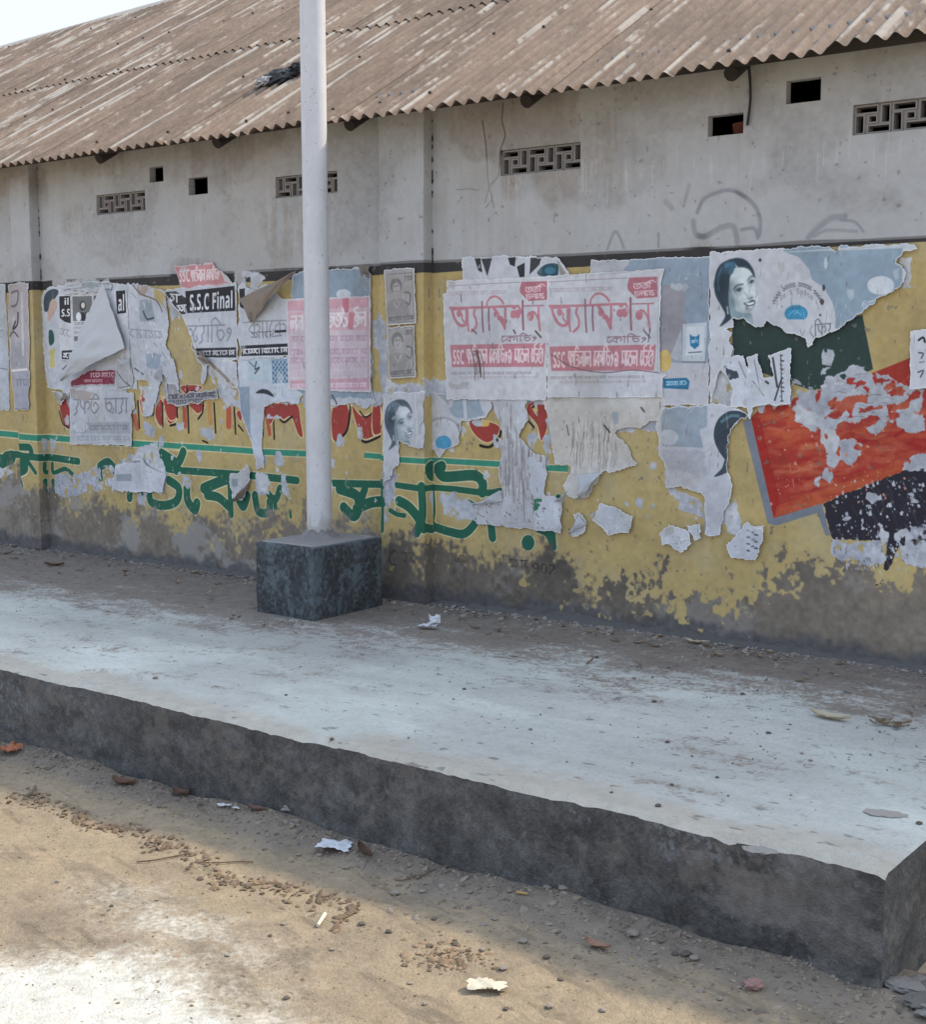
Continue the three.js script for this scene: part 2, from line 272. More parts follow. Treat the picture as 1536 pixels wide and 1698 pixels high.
// stroke alphabet: [width, strokes, head line?] with 0 the head line and 1 the foot
const GLYPH = {
  ' ': [0.4, [], 0],
  na: [0.85, [[0.8, 0, 0.8, 1], [0.8, 0.72, 0.5, 0.36, 0.18, 0.5, 0.2, 0.8, 0.4, 0.7]]],
  la: [0.95, [[0.88, 0, 0.88, 1], [0.06, 0.85, 0.02, 0.45, 0.22, 0.34, 0.36, 0.6, 0.38, 0.85, 0.44, 0.45, 0.66, 0.38, 0.88, 0.56]]],
  ka: [0.95, [[0.48, 0, 0.48, 1], [0.48, 0.12, 0.05, 0.55, 0.48, 0.9], [0.48, 0.34, 0.78, 0.22, 0.96, 0.5, 0.8, 0.72]]],
  aa: [0.35, [[0.5, 0, 0.5, 1]]],
  i: [0.4, [[0.3, 1, 0.3, 0, 0.3, -0.28, 1.1, -0.45, 2.0, -0.05]]],
  e: [0.4, [[0.7, 0, 0.15, 0.45, 0.3, 0.95, 0.85, 0.85, 0.7, 0.62]]],
  ca: [0.8, [[0.2, 0, 0.2, 0.6, 0.5, 0.95, 0.85, 0.62, 0.6, 0.3, 0.2, 0.4]]],
  ng: [0.55, [[0.5, 0.2, 0.2, 0.35, 0.5, 0.52, 0.8, 0.35, 0.5, 0.2], [0.8, 0.5, 0.2, 1]], 0],
  pha: [0.95, [[0.5, 0, 0.5, 1], [0.05, 0, 0.1, 0.45, 0.5, 0.8], [0.5, 0.3, 0.82, 0.18, 0.98, 0.5, 0.8, 0.7]]],
  ii: [0.85, [[0.15, 0.25, 0.7, 0.25, 0.75, 0.48, 0.3, 0.55, 0.75, 0.62, 0.8, 0.9, 0.3, 1], [0.1, 0, 0.3, -0.38, 0.75, -0.2]]],
  o: [0.8, [[0.15, 0.25, 0.5, 0.05, 0.88, 0.35, 0.75, 0.92, 0.3, 0.98, 0.08, 0.65, 0.35, 0.48, 0.5, 0.7]], 0],
  ma: [0.9, [[0.85, 0, 0.85, 1], [0.22, 0, 0.22, 0.5, 0.08, 0.75, 0.3, 0.82, 0.38, 0.6], [0.22, 0.5, 0.85, 0.92]]],
  da: [0.85, [[0.5, 0, 0.5, 0.22, 0.12, 0.4, 0.1, 0.8, 0.5, 1, 0.88, 0.7, 0.75, 0.35, 0.48, 0.36]]],
  ta: [0.8, [[0.2, 0, 0.1, 0.6, 0.4, 1, 0.85, 0.8, 0.8, 0.42, 0.5, 0.38], [0.4, 0, 0.2, -0.3, 0.75, -0.4]]],
  sta: [0.95, [[0.3, 0.05, 0.05, 0.4, 0.4, 0.45, 0.85, 0.1], [0.9, 0, 0.9, 0.55], [0.3, 0.6, 0.15, 0.85, 0.5, 1.05, 0.85, 0.85, 0.7, 0.6], [0.6, 0, 0.45, -0.3, 0.9, -0.4]]],
  bha: [0.95, [[0.1, 0.15, 0.08, 0.65, 0.48, 1, 0.92, 0.65, 0.82, 0.2, 0.5, 0.15, 0.42, 0.5, 0.62, 0.55]]],
  tta: [0.85, [[0.12, 0.3, 0.15, 0.8, 0.5, 1, 0.9, 0.7, 0.8, 0.3, 0.5, 0.25, 0.42, 0.55, 0.6, 0.55]]],
  reph: [0.01, [[-20, -0.1, 25, -0.42]], 0],
  cha: [0.9, [[0.2, 0, 0.2, 0.55, 0.5, 0.9, 0.8, 0.6, 0.6, 0.28, 0.25, 0.4], [0.6, 0.85, 0.9, 1.05, 0.95, 0.7]]],
  ya: [0.6, [[0.7, 0, 0.75, 0.35, 0.5, 0.6, 0.6, 0.9, 0.2, 1.1]]],
  u: [0.85, [[0.15, 0.2, 0.1, 0.7, 0.5, 1, 0.9, 0.6, 0.55, 0.25, 0.35, 0.5], [0.2, 0, 0.6, -0.35, 0.9, -0.05]]],
};
// "SSC" + these: faa-i-naa-l  ko-ching  o  ma-de-l  te-st
const FINAL = ['pha', 'aa', 'ii', 'na', 'aa', 'la'], COACH = ['e', 'ka', 'aa', 'i', 'ca', 'ng'], MODEL = ['ma', 'e', 'da', 'la'], TEST = ['e', 'ta', 'sta'];

// ----- painted wall -----
const paint = new Layer(), resid = new Layer();
const YEL = '#b7a16b', GRN = '#24614a', TEAL = '#3a8d72', RED = '#a24239', BLK = '#24201d';
{
  const L = paint, g = L.g, row = (Y) => (WY1 - Y) * WS;
  g.fillStyle = '#a9a8a6'; g.fillRect(0, 0, WW, row(BAND_Y));
  g.fillStyle = YEL; g.fillRect(0, row(BAND_Y), WW, WH);
  // black band with an uneven hand-painted edge
  g.fillStyle = '#3b3836'; g.beginPath(); for (let x = 0; x <= WW; x += 12) g.lineTo(x, row(BAND_Y + 0.012) - 5 * (fbm(x * 0.01, 2) - 0.5)); for (let x = WW; x >= 0; x -= 12) g.lineTo(x, row(BAND_Y - 0.047) + 7 * (fbm(x * 0.012, 9) - 0.5)); g.fill();
  // stretch of band torn or painted away at the left bay
  for (const a of [[C4, 410, 300, 860, 300, 860, 375, 420, 390], [C5, 490, 180, 560, 180, 560, 330, 500, 330]]) L.fill(a[0], a.slice(1), '#aaa8a5', { jag: 0.02 });
  // teal rule
  for (const [v, a] of [[L1, [-400, 340, 0, 378, 290, 405, 560, 425, 1070, 460, 1536, 492]], [N6, [150, 515, 920, 567, 1060, 578, 1485, 596]], [N5, [-120, 535, 20, 558, 160, 570, 945, 605, 1300, 632, 1455, 640]]]) L.line(v, a, '#d8c698', v === N5 ? 56 : 64 * (v === L1 ? 0.9 : 1), { smooth: false, cap: 'butt' }).line(v, a, TEAL, v === N5 ? 40 : v === L1 ? 40 : 46, { smooth: false, cap: 'butt' });
  // red lettering with pale rim and black drop line (remnants of the upper word row)
  const red = (v, a, o) => { L.line(v, [...a, a[0], a[1]], '#dcc79a', 16, { close: true }); L.fill(v, a, RED, { smooth: true }); };
  red(L1, [470, 100, 540, 120, 575, 220, 560, 330, 520, 320, 490, 250]); L.line(L1, [470, 200, 500, 300, 555, 340], BLK, 10);
  red(L1, [1120, 80, 1165, 60, 1180, 160, 1140, 230, 1115, 150]); red(L1, [1240, 180, 1280, 90, 1300, 250, 1280, 330, 1240, 270]); red(L1, [1310, 170, 1400, 180, 1410, 250, 1350, 300, 1320, 240]);
  L.line(L1, [1060, 210, 1090, 330], '#b06a4a', 40); L.line(L1, [1095, 120, 1108, 335], BLK, 12).line(L1, [1285, 190, 1292, 325], BLK, 10).line(L1, [1412, 140, 1412, 250], BLK, 10).line(L1, [1490, 120, 1500, 370], BLK, 12).line(L1, [1355, 315, 1395, 305], BLK, 18).line(L1, [1145, 235, 1175, 245], BLK, 14);
  red(N6, [20, 110, 90, 80, 110, 160, 60, 240, 30, 190]); red(N6, [150, 190, 200, 120, 205, 300, 190, 350, 150, 280]); red(N6, [225, 110, 330, 180, 330, 270, 280, 300, 240, 240]);
  red(N6, [380, 0, 540, 0, 530, 40, 430, 80, 400, 60]); L.line(N6, [400, 150, 405, 350], '#b5583f', 34); red(N6, [450, 160, 570, 160, 560, 210, 520, 240, 480, 210]); L.line(N6, [620, 160, 630, 320], '#b98a55', 40).line(N6, [790, 200, 790, 350], '#b5583f', 44); red(N6, [860, 230, 905, 220, 900, 300, 880, 290]);
  for (const a of [[208, 150, 210, 345], [425, 0, 438, 412], [565, 150, 560, 230, 520, 290], [660, 150, 675, 410], [838, 190, 850, 420], [875, 345, 915, 395], [1178, 160, 1190, 465], [1075, 310, 1090, 435], [560, 480, 605, 500], [335, 190, 338, 275], [460, 45, 500, 50], [280, 345, 325, 340], [120, 200, 122, 255]]) L.line(N6, a, BLK, 14);
  red(N6, [1115, 180, 1330, 155, 1400, 180, 1420, 300, 1440, 440, 1400, 420, 1340, 270, 1270, 290, 1200, 260, 1160, 330, 1120, 300]); L.line(N6, [1240, 295, 1280, 320, 1330, 280, 1350, 270], BLK, 16).line(N6, [1130, 300, 1150, 420], '#b5583f', 30);
  red(L2, [1150, 130, 1230, 110, 1245, 230, 1200, 310, 1150, 310]); L.line(L2, [1255, 110, 1235, 260, 1170, 330], BLK, 13); red(L2, [1265, 120, 1330, 180, 1425, 140, 1420, 240, 1360, 310, 1310, 280]); L.line(L2, [1435, 110, 1420, 260, 1360, 330, 1310, 315], BLK, 13).line(L2, [1310, 150, 1345, 185, 1395, 150], BLK, 9);
  red(N5, [695, 265, 760, 270, 850, 280, 925, 320, 890, 400, 830, 435, 760, 400, 705, 330]); L.line(N5, [775, 460, 850, 470, 920, 400, 935, 350], BLK, 20).line(N5, [770, 260, 772, 310], BLK, 14).fill(N5, [770, 265, 850, 275, 840, 310, 785, 315], '#d6b565');
  red(N5, [1160, 65, 1250, 60, 1310, 90, 1315, 230, 1290, 330, 1250, 420, 1215, 300, 1140, 200, 1150, 110]); L.fill(N5, [1165, 155, 1215, 130, 1220, 200, 1200, 220], '#d9c07a').line(N5, [1180, 165, 1205, 145], BLK, 16).line(N5, [1300, 100, 1290, 180], BLK, 16).line(N5, [1155, 275, 1190, 320], BLK, 16).line(N5, [1288, 380, 1285, 480], BLK, 12); red(N5, [810, 5, 890, 30, 880, 60, 820, 40]);
  red(C6, [0, 830, 25, 840, 25, 940, 0, 980]);
  // green lettering (lower word row) with pale rim
  const G = (v, a, w) => { L.line(v, a, '#d8cda4', w * 1.22); };
  const strokes = [
    [L1, [-420, 520, 0, 570, 60, 545, 250, 565, 620, 600], 40], [L1, [-60, 660, 20, 600, 90, 565], 70], [L1, [125, 400, 140, 480, 230, 490, 250, 550], 36], [L1, [160, 580, 190, 640, 150, 660, 130, 630], 70], [L1, [220, 600, 280, 690], 24],
    [L1, [415, 620, 425, 690, 520, 660, 590, 720], 24], [L1, [795, 640, 860, 610, 920, 680], 50], [L1, [790, 640, 800, 740], 30], [L1, [1035, 790, 1030, 890], 40], [L1, [1115, 850, 1120, 880], 40], [L1, [420, 760, 425, 850], 26], [L1, [140, 740, 160, 800], 46],
    [N6, [165, 650, 330, 680, 390, 580], 60], [N6, [200, 590, 330, 680, 330, 740], 56], [N6, [165, 720, 340, 740, 480, 750, 850, 775, 1110, 800, 1390, 830], 50], [N6, [265, 830, 350, 900, 330, 1010, 220, 1050, 110, 1020, 90, 930], 56], [N6, [420, 900, 430, 1010, 490, 1085, 510, 1030], 56], [N6, [570, 900, 640, 870, 790, 810], 70], [N6, [600, 960, 700, 980, 790, 1060], 60], [N6, [800, 800, 810, 1130], 40], [N6, [880, 1010, 920, 1060, 955, 960], 50], [N6, [1020, 960, 1050, 1100, 1140, 1110, 1150, 1020], 52], [N6, [1140, 950, 1200, 1000, 1240, 900], 46], [N6, [1195, 980, 1200, 1070], 30], [N6, [1330, 1100, 1335, 1150], 20],
    [L2, [1150, 575, 1290, 580, 1445, 590], 36], [L2, [1190, 610, 1290, 650, 1300, 730, 1270, 770, 1215, 720], 46], [L2, [1290, 730, 1380, 690, 1440, 690], 50], [L2, [1340, 610, 1310, 690], 36], [L2, [1437, 570, 1437, 850], 28],
    [N5, [130, 765, 360, 780, 560, 795, 820, 825, 930, 810], 40], [N5, [150, 890, 220, 930, 290, 1010, 340, 1100], 60], [N5, [80, 960, 130, 990, 190, 1000], 30], [N5, [322, 780, 330, 1000, 350, 1120], 54], [N5, [480, 620, 450, 640, 500, 700, 720, 690, 790, 740, 790, 820], 64], [N5, [690, 910, 750, 960, 740, 1050, 650, 1140, 520, 1120, 430, 1090], 52], [N5, [860, 1080, 870, 1170], 50], [N5, [1200, 870, 1260, 880, 1200, 970], 36], [N5, [1220, 1100, 1300, 1140, 1340, 1240], 50], [N5, [1335, 1120, 1340, 1240], 40], [N5, [1380, 860, 1395, 880], 40],
  ];
  for (const s of strokes) { s[2] *= 1.18; G(...s); }
  for (const [v, a, w] of strokes) L.line(v, a, GRN, w);
  L.oval(N5, 1145, 1210, 56, 66, '#d8cda4').oval(N5, 1145, 1210, 50, 60, GRN);
  // faint brown handwriting near the foot
  
  L.line(L1, [10, 960, 40, 1040], '#4c4036', 8).line(L1, [70, 970, 105, 1030], '#4c4036', 8);
  // right bay: colour blocks
  L.fill(C7, [1000, 100, 1700, 60, 1700, 700, 1450, 715, 1000, 840], YEL);
  L.fill(C7, [455, 490, 640, 505, 900, 560, 1182, 478, 1242, 782, 1140, 830, 1020, 880, 900, 900, 780, 860, 455, 740], '#33433e');
  const redBlock = [600, 172, 655, 112, 760, 88, 920, 36, 1162, -34, 1449, -149, 1900, -330, 1900, 250, 1536, 372, 1420, 455, 1190, 542, 980, 630, 722, 708];
  L.fill(L4, redBlock, '#a8382c');
  for (let k = 0; k < 260; k++) { const t = L.r(), x = 620 + 900 * L.r(), y = 120 + 560 * L.r(); if (y > 690 - (x - 730) * 0.33 || (x - 600) * 4.45 < (y - 172) * 1.0) continue; L.line(L4, [x, y, x + 50 + 60 * L.r(), y + 10 - 50 * L.r(), x + 100 + 80 * L.r(), y - 30 * L.r()], t < 0.5 ? 'rgba(190,96,58,.30)' : t < 0.75 ? 'rgba(150,30,28,.35)' : 'rgba(205,130,95,.25)', 14 + 26 * L.r()); }
  L.fill(L4, [600, 172, 650, 170, 760, 640, 722, 708], 'rgba(160,34,26,.6)'); L.fill(L4, [740, 640, 980, 560, 1400, 400, 1420, 455, 980, 628, 724, 706], 'rgba(190,92,50,.5)');
  L.fill(L4, [556, 190, 598, 170, 722, 708, 980, 628, 1025, 800, 1000, 800, 955, 680, 735, 748, 690, 735], '#7c8189');
  L.fill(L4, [984, 628, 1190, 542, 1420, 455, 1900, 400, 1900, 900, 1536, 900, 1400, 860, 1330, 985, 1310, 975, 1335, 830, 1150, 820, 1035, 825], '#2b2830', { jag: 0.006 });
  L.fill(L4, [1100, 980, 1190, 990, 1180, 1030, 1120, 1030], '#2f2d30', { jag: 0.012 }).fill(L4, [1260, 1070, 1310, 1030, 1300, 1060], '#2f2d30', { jag: 0.01 }).fill(L4, [1490, 780, 1560, 780, 1530, 910, 1510, 900], '#2f2d30', { jag: 0.01 });
  for (let k = 0; k < 80; k++) { const x = 1050 + 480 * L.r(), y = 480 + 330 * L.r(); if (y < 640 - (x - 980) * 0.35) continue; L.line(L4, [x, y, x + 30, y + 40 + 30 * L.r()], 'rgba(120,120,125,.18)', 4 + 6 * L.r()); }
  // worn graffiti arcs on the upper wall
  const ch = (a, w, al = 0.5) => { for (let k = 0; k < 5; k++) L.line(U3, a.map((q) => q + 8 * (L.r() - 0.5)), `rgba(76,78,86,${al * 0.42})`, w * (0.6 + 0.6 * L.r())); };
  ch([450, 1010, 480, 950, 540, 915, 610, 905, 680, 940, 730, 990, 750, 1050, 745, 1120], 24); ch([430, 1050, 440, 1110, 490, 1120, 560, 1080, 620, 1075, 640, 1150], 26, 0.4); ch([660, 1090, 720, 1085, 740, 1130], 16);
  ch([980, 1130, 1040, 1070, 1090, 1035, 1150, 1030], 34, 0.35); ch([1130, 1045, 1200, 1055, 1240, 1100], 12); ch([1010, 1125, 1070, 1095, 1210, 1100], 14, 0.35);
  ch([20, 1185, 62, 1100, 100, 1180], 10); ch([265, 1110, 268, 1170], 10); ch([390, 960, 410, 880], 18, 0.25); ch([300, 960, 330, 990], 26, 0.25);
  // small dark pocks and scratches
  for (let k = 0; k < 190; k++) { const X = -8.8 + 8.3 * L.r(), Y = 1.0 + 1.7 * L.r(), s = 0.003 + 0.009 * L.r() * L.r(); L.g.fillStyle = `rgba(55,50,46,${0.25 + 0.4 * L.r()})`; L.g.save(); L.g.translate((X - WX0) * WS, (WY1 - Y) * WS); L.g.rotate(L.r() * 3); L.g.fillRect(-s * WS * (0.5 + L.r()), -s * WS * 0.25, s * WS * (1 + 1.5 * L.r()), s * WS * 0.45); L.g.restore(); }
  // scratches in the yellow paint
  for (let k = 0; k < 900; k++) { const X = -8.8 + 8.3 * L.r(), Y = 0.6 + 1.35 * L.r(), a = 1.2 + 0.9 * L.r(), l = (0.008 + 0.03 * L.r() * L.r()) * WS, x = (X - WX0) * WS, y = (WY1 - Y) * WS; L.g.strokeStyle = L.r() < 0.6 ? 'rgba(86,74,56,.35)' : 'rgba(214,204,176,.4)'; L.g.lineWidth = 0.8 + 1.2 * L.r(); L.g.beginPath(); L.g.moveTo(x, y); L.g.lineTo(x + l * Math.cos(a), y + l * Math.sin(a)); L.g.stroke(); }
  // hairline cracks beside the middle grille
  for (const a of [[335, 170, 333, 200, 338, 225, 330, 250, 327, 290, 312, 310, 316, 330, 305, 345], [300, 200, 306, 240, 310, 300, 320, 345]]) L.line(PX, a.map((q, i) => i % 2 ? q : q + 500), 'rgba(60,56,54,.75)', 1.6);
  L.line(U2, [760, 930, 820, 925, 870, 932], 'rgba(60,56,54,.6)', 5); L.line(U2, [920, 920, 900, 990], 'rgba(60,56,54,.6)', 5);
  for (let k = 0; k < 40; k++) { const X = lerp(-3.9, -1.6, L.r()), Y = 2.32 + 0.1 * L.r(); L.g.fillStyle = 'rgba(206,204,200,.35)'; L.g.fillRect((X - WX0) * WS, (WY1 - Y) * WS, 3, WS * (0.03 + 0.12 * L.r())); }
}
// ----- paper residue stuck flat to the plaster -----
{
  const L = resid, W = ['#b7b9bd', '#aeb0b5', '#c0c1c2', '#a8aab0'];
  const blots = [
    [L1, [-300, 640, 60, 640, 110, 690, 60, 730, -300, 760]], [L1, [430, 690, 600, 690, 780, 660, 800, 760, 820, 830, 700, 850, 520, 870, 430, 850]], [L1, [390, 400, 460, 400, 440, 500, 400, 560]], [L1, [1100, 850, 1180, 840, 1160, 960, 1100, 930]],
    [L1, [980, 600, 1060, 580, 1120, 480, 1240, 430, 1280, 560, 1330, 700, 1310, 840, 1160, 840, 900, 830, 930, 640]], [L1, [1150, 290, 1230, 330, 1230, 420, 1130, 400]],
    [N6, [330, 330, 400, 320, 400, 380, 350, 400]], [N6, [540, 370, 640, 350, 660, 440, 610, 500, 540, 440]], [N6, [1120, 260, 1200, 250, 1260, 280, 1200, 300]], [N6, [1040, 790, 1130, 800, 1160, 920, 1060, 980, 1030, 900]], [N6, [1240, 740, 1300, 760, 1310, 900, 1340, 1010, 1270, 960, 1240, 850]], [N6, [340, 750, 480, 820, 430, 900, 380, 850]],
    [L2, [700, 520, 760, 520, 800, 600, 780, 640, 700, 630]], [L3, [50, 230, 130, 230, 110, 420, 120, 500, 60, 700, 50, 500]], [L3, [340, 560, 470, 560, 520, 600, 520, 690, 400, 680, 340, 660]],
    [C6, [0, 360, 60, 380, 70, 520, 20, 560, 0, 540]], [C6, [20, 700, 170, 720, 260, 780, 170, 800, 30, 800]], [C5, [1455, 520, 1536, 520, 1536, 1100, 1470, 1150]], [C5, [545, 210, 640, 230, 700, 250, 660, 330, 560, 380]],
    [L4, [930, 30, 980, 20, 1000, -60, 1250, -90, 1440, 0, 1536, -40, 1536, 240, 1440, 250, 1330, 180, 1270, 260, 1180, 220, 1100, 180, 1060, 200, 980, 250, 920, 240, 830, 190, 700, 130, 640, 110, 800, 40]],
    [L4, [990, 270, 1040, 245, 1060, 310, 1020, 360, 985, 340]], [L4, [1080, 290, 1150, 270, 1205, 320, 1190, 390, 1130, 430, 1090, 380]], [L4, [1020, 380, 1060, 385, 1050, 430, 1015, 420]], [L4, [1000, 450, 1035, 445, 1030, 515, 990, 490]], [L4, [940, 490, 975, 485, 965, 540, 935, 530]],
    [L4, [1430, 400, 1540, 370, 1540, 460, 1410, 450]], [L4, [1440, 560, 1490, 570, 1480, 640, 1440, 600]], [L4, [1220, 570, 1275, 590, 1270, 630, 1225, 610]], [L4, [1290, 730, 1330, 800, 1320, 850, 1280, 800]], [L4, [1470, 770, 1536, 740, 1536, 810, 1480, 800]], [L4, [1180, 760, 1205, 710, 1210, 770]], [L4, [1090, 700, 1140, 705, 1110, 725]], [L4, [1370, 800, 1450, 790, 1400, 850]],
    [L4, [1040, 830, 1290, 830, 1310, 900, 1240, 960, 1080, 950, 1030, 900]], [L4, [1400, 850, 1536, 850, 1536, 950, 1420, 960]],
    [L4, [150, 440, 210, 540, 350, 640, 440, 560, 480, 460, 500, 700, 440, 790, 370, 790, 340, 700, 200, 640, 140, 540]], [L4, [440, 650, 520, 600, 520, 780, 450, 790]],
    [C7, [870, 760, 895, 770, 890, 790, 872, 785]], [C7, [975, 690, 995, 680, 995, 740, 970, 760]], [C7, [950, 780, 1000, 770, 980, 820, 940, 810]], [C7, [1390, 160, 1460, 150, 1480, 330, 1400, 340]],
  ];
  blots.forEach(([v, a], k) => { for (let q = 0; q < 3; q++) L.fill(v, a.map((c, i) => c + (L.r() - 0.5) * 6), W[(k + q) & 3], { jag: 0.02 }); });
  for (let k = 0; k < 200; k++) { const x = 1050 + 480 * L.r(), y = 500 + 480 * L.r(), s = 4 + 16 * L.r() * L.r(); L.fill(L4, [x, y, x + s, y - s * L.r(), x + s * 1.4, y + s, x + s * 0.4, y + s * 1.2], W[k & 3]); }
  for (let k = 0; k < 60; k++) { const x = 640 + 800 * L.r(), y = 160 + 500 * L.r(), s = 4 + 12 * L.r() * L.r(); L.fill(L4, [x, y, x + s, y - s * L.r(), x + s * 1.4, y + s, x + s * 0.4, y + s * 1.2], '#c98a78'); }
  L.line(L3, [105, 838, 82, 860, 85, 900, 112, 912], '#463b33', 8).line(L3, [140, 850, 190, 850], '#463b33', 7).line(L3, [165, 850, 165, 895, 145, 880], '#463b33', 7).line(L3, [205, 860, 190, 880, 210, 895], '#463b33', 7).scribble(L3, 415, 862, 480, 868, 34, '#463b33', 6, 4).scribble(L3, 640, 880, 780, 890, 36, '#4a3f37', 6, 5).text(L3, '902', 805, 950, 930, 962, 52, '#3a312a', '', 'sans-serif');
  // more paper left between and below the posters
  const more = [[N5, [360, 0, 560, -10, 860, 0, 1160, 10, 1300, 0, 1536, 0, 1536, 180, 1330, 160, 1140, 140, 900, 230, 640, 200, 400, 60]], [N5, [1320, 120, 1536, 120, 1536, 620, 1400, 560, 1340, 420]], [C6, [1040, 720, 1480, 720, 1480, 980, 1250, 960, 1100, 860]], [C6, [250, 690, 390, 700, 400, 780, 270, 790]], [C5, [0, 900, 110, 1010, 60, 1060, 0, 1010]], [C5, [250, 830, 520, 830, 530, 1010, 420, 1030, 330, 950]], [C4, [1330, 380, 1440, 600, 1370, 640, 1340, 500]], [C5, [380, 1010, 520, 1010, 545, 1170, 440, 1160]], [L1, [540, 60, 570, 60, 570, 150, 545, 140]], [N6, [0, 0, 160, 0, 150, 120, 100, 260, 60, 200, 40, 80]], [N6, [1050, 0, 1480, 0, 1480, 150, 1330, 150, 1150, 150, 1060, 120]], [L2, [1140, 20, 1440, 20, 1430, 110, 1330, 130, 1230, 110, 1150, 130]], [N5, [20, 0, 340, 0, 340, 60, 100, 70, 30, 120]], [L4, [640, 90, 900, 90, 980, 150, 960, 240, 860, 200, 740, 130]], [C7, [790, 850, 900, 900, 960, 960, 940, 1040, 800, 1000]], [L1, [820, 620, 930, 700, 920, 820, 850, 800]], [L3, [860, 260, 900, 250, 900, 420, 870, 420]], [C7, [336, 560, 400, 600, 470, 690, 460, 800, 450, 1000, 338, 1000]], [C7, [780, 820, 900, 880, 1020, 850, 1150, 820, 1170, 900, 1000, 960, 960, 1060, 840, 1010]], [L4, [1180, 840, 1330, 860, 1300, 960, 1190, 960]]];
  more.forEach(([v, a], k) => { for (let q = 0; q < 2; q++) L.fill(v, a.map((c) => c + (L.r() - 0.5) * 8), W[(k + q) & 3], { jag: 0.03 }); });
  for (let k = 0; k < 260; k++) { const X = k < 150 ? lerp(-7.2, -4.5, L.r()) : lerp(-4.1, -2.7, L.r()), Y = 0.78 + 1.1 * L.r(), s = (0.004 + 0.03 * L.r() ** 3) * WS, x = (X - WX0) * WS, y = (WY1 - Y) * WS, p = []; for (let i = 0; i < 9; i++) { const t = i / 9 * 6.283, e = s * (0.5 + L.r()); p.push([x + e * Math.cos(t), y + e * 1.4 * Math.sin(t)]); } L.path(p, false, true); L.g.fillStyle = W[k & 3]; L.g.fill(); }
  // dark creases inside the torn mass on the red block
  for (let k = 0; k < 60; k++) { const x = 1040 + 480 * L.r(), y = -60 + 280 * L.r(); if (k % 3) L.line(L4, [x, y, x + 12 + 30 * L.r(), y - 16 * L.r(), x + 30 + 40 * L.r(), y + 16 * (L.r() - 0.5)], 'rgba(112,104,98,.6)', 2 + 3 * L.r()); else { const s = 14 + 34 * L.r(), a = []; for (let i = 0; i < 9; i++) { const t = i / 9 * 6.283, e = s * (0.4 + 0.9 * L.r()); a.push(x + 1.5 * e * Math.cos(t), y + 0.7 * e * Math.sin(t) - 0.35 * e * Math.cos(t)); } L.fill(L4, a, k % 2 ? '#a03a30' : '#b0583f', { jag: 0.008 }); } }
  for (const [v, x0, x1, y0, y1, n] of [[L1, 430, 900, 680, 900, 90], [L1, 900, 1330, 480, 860, 60], [L3, 60, 130, 240, 700, 20], [L4, 1040, 1536, 830, 1000, 60]]) for (let k = 0; k < n; k++) { const x = lerp(x0, x1, L.r()), y = lerp(y0, y1, L.r()); L.line(v, [x, y, x + 14 * (L.r() - 0.3), y + 26 * L.r()], k % 2 ? 'rgba(95,90,86,.7)' : '#c9cacb', 3 + 4 * L.r()); }
}
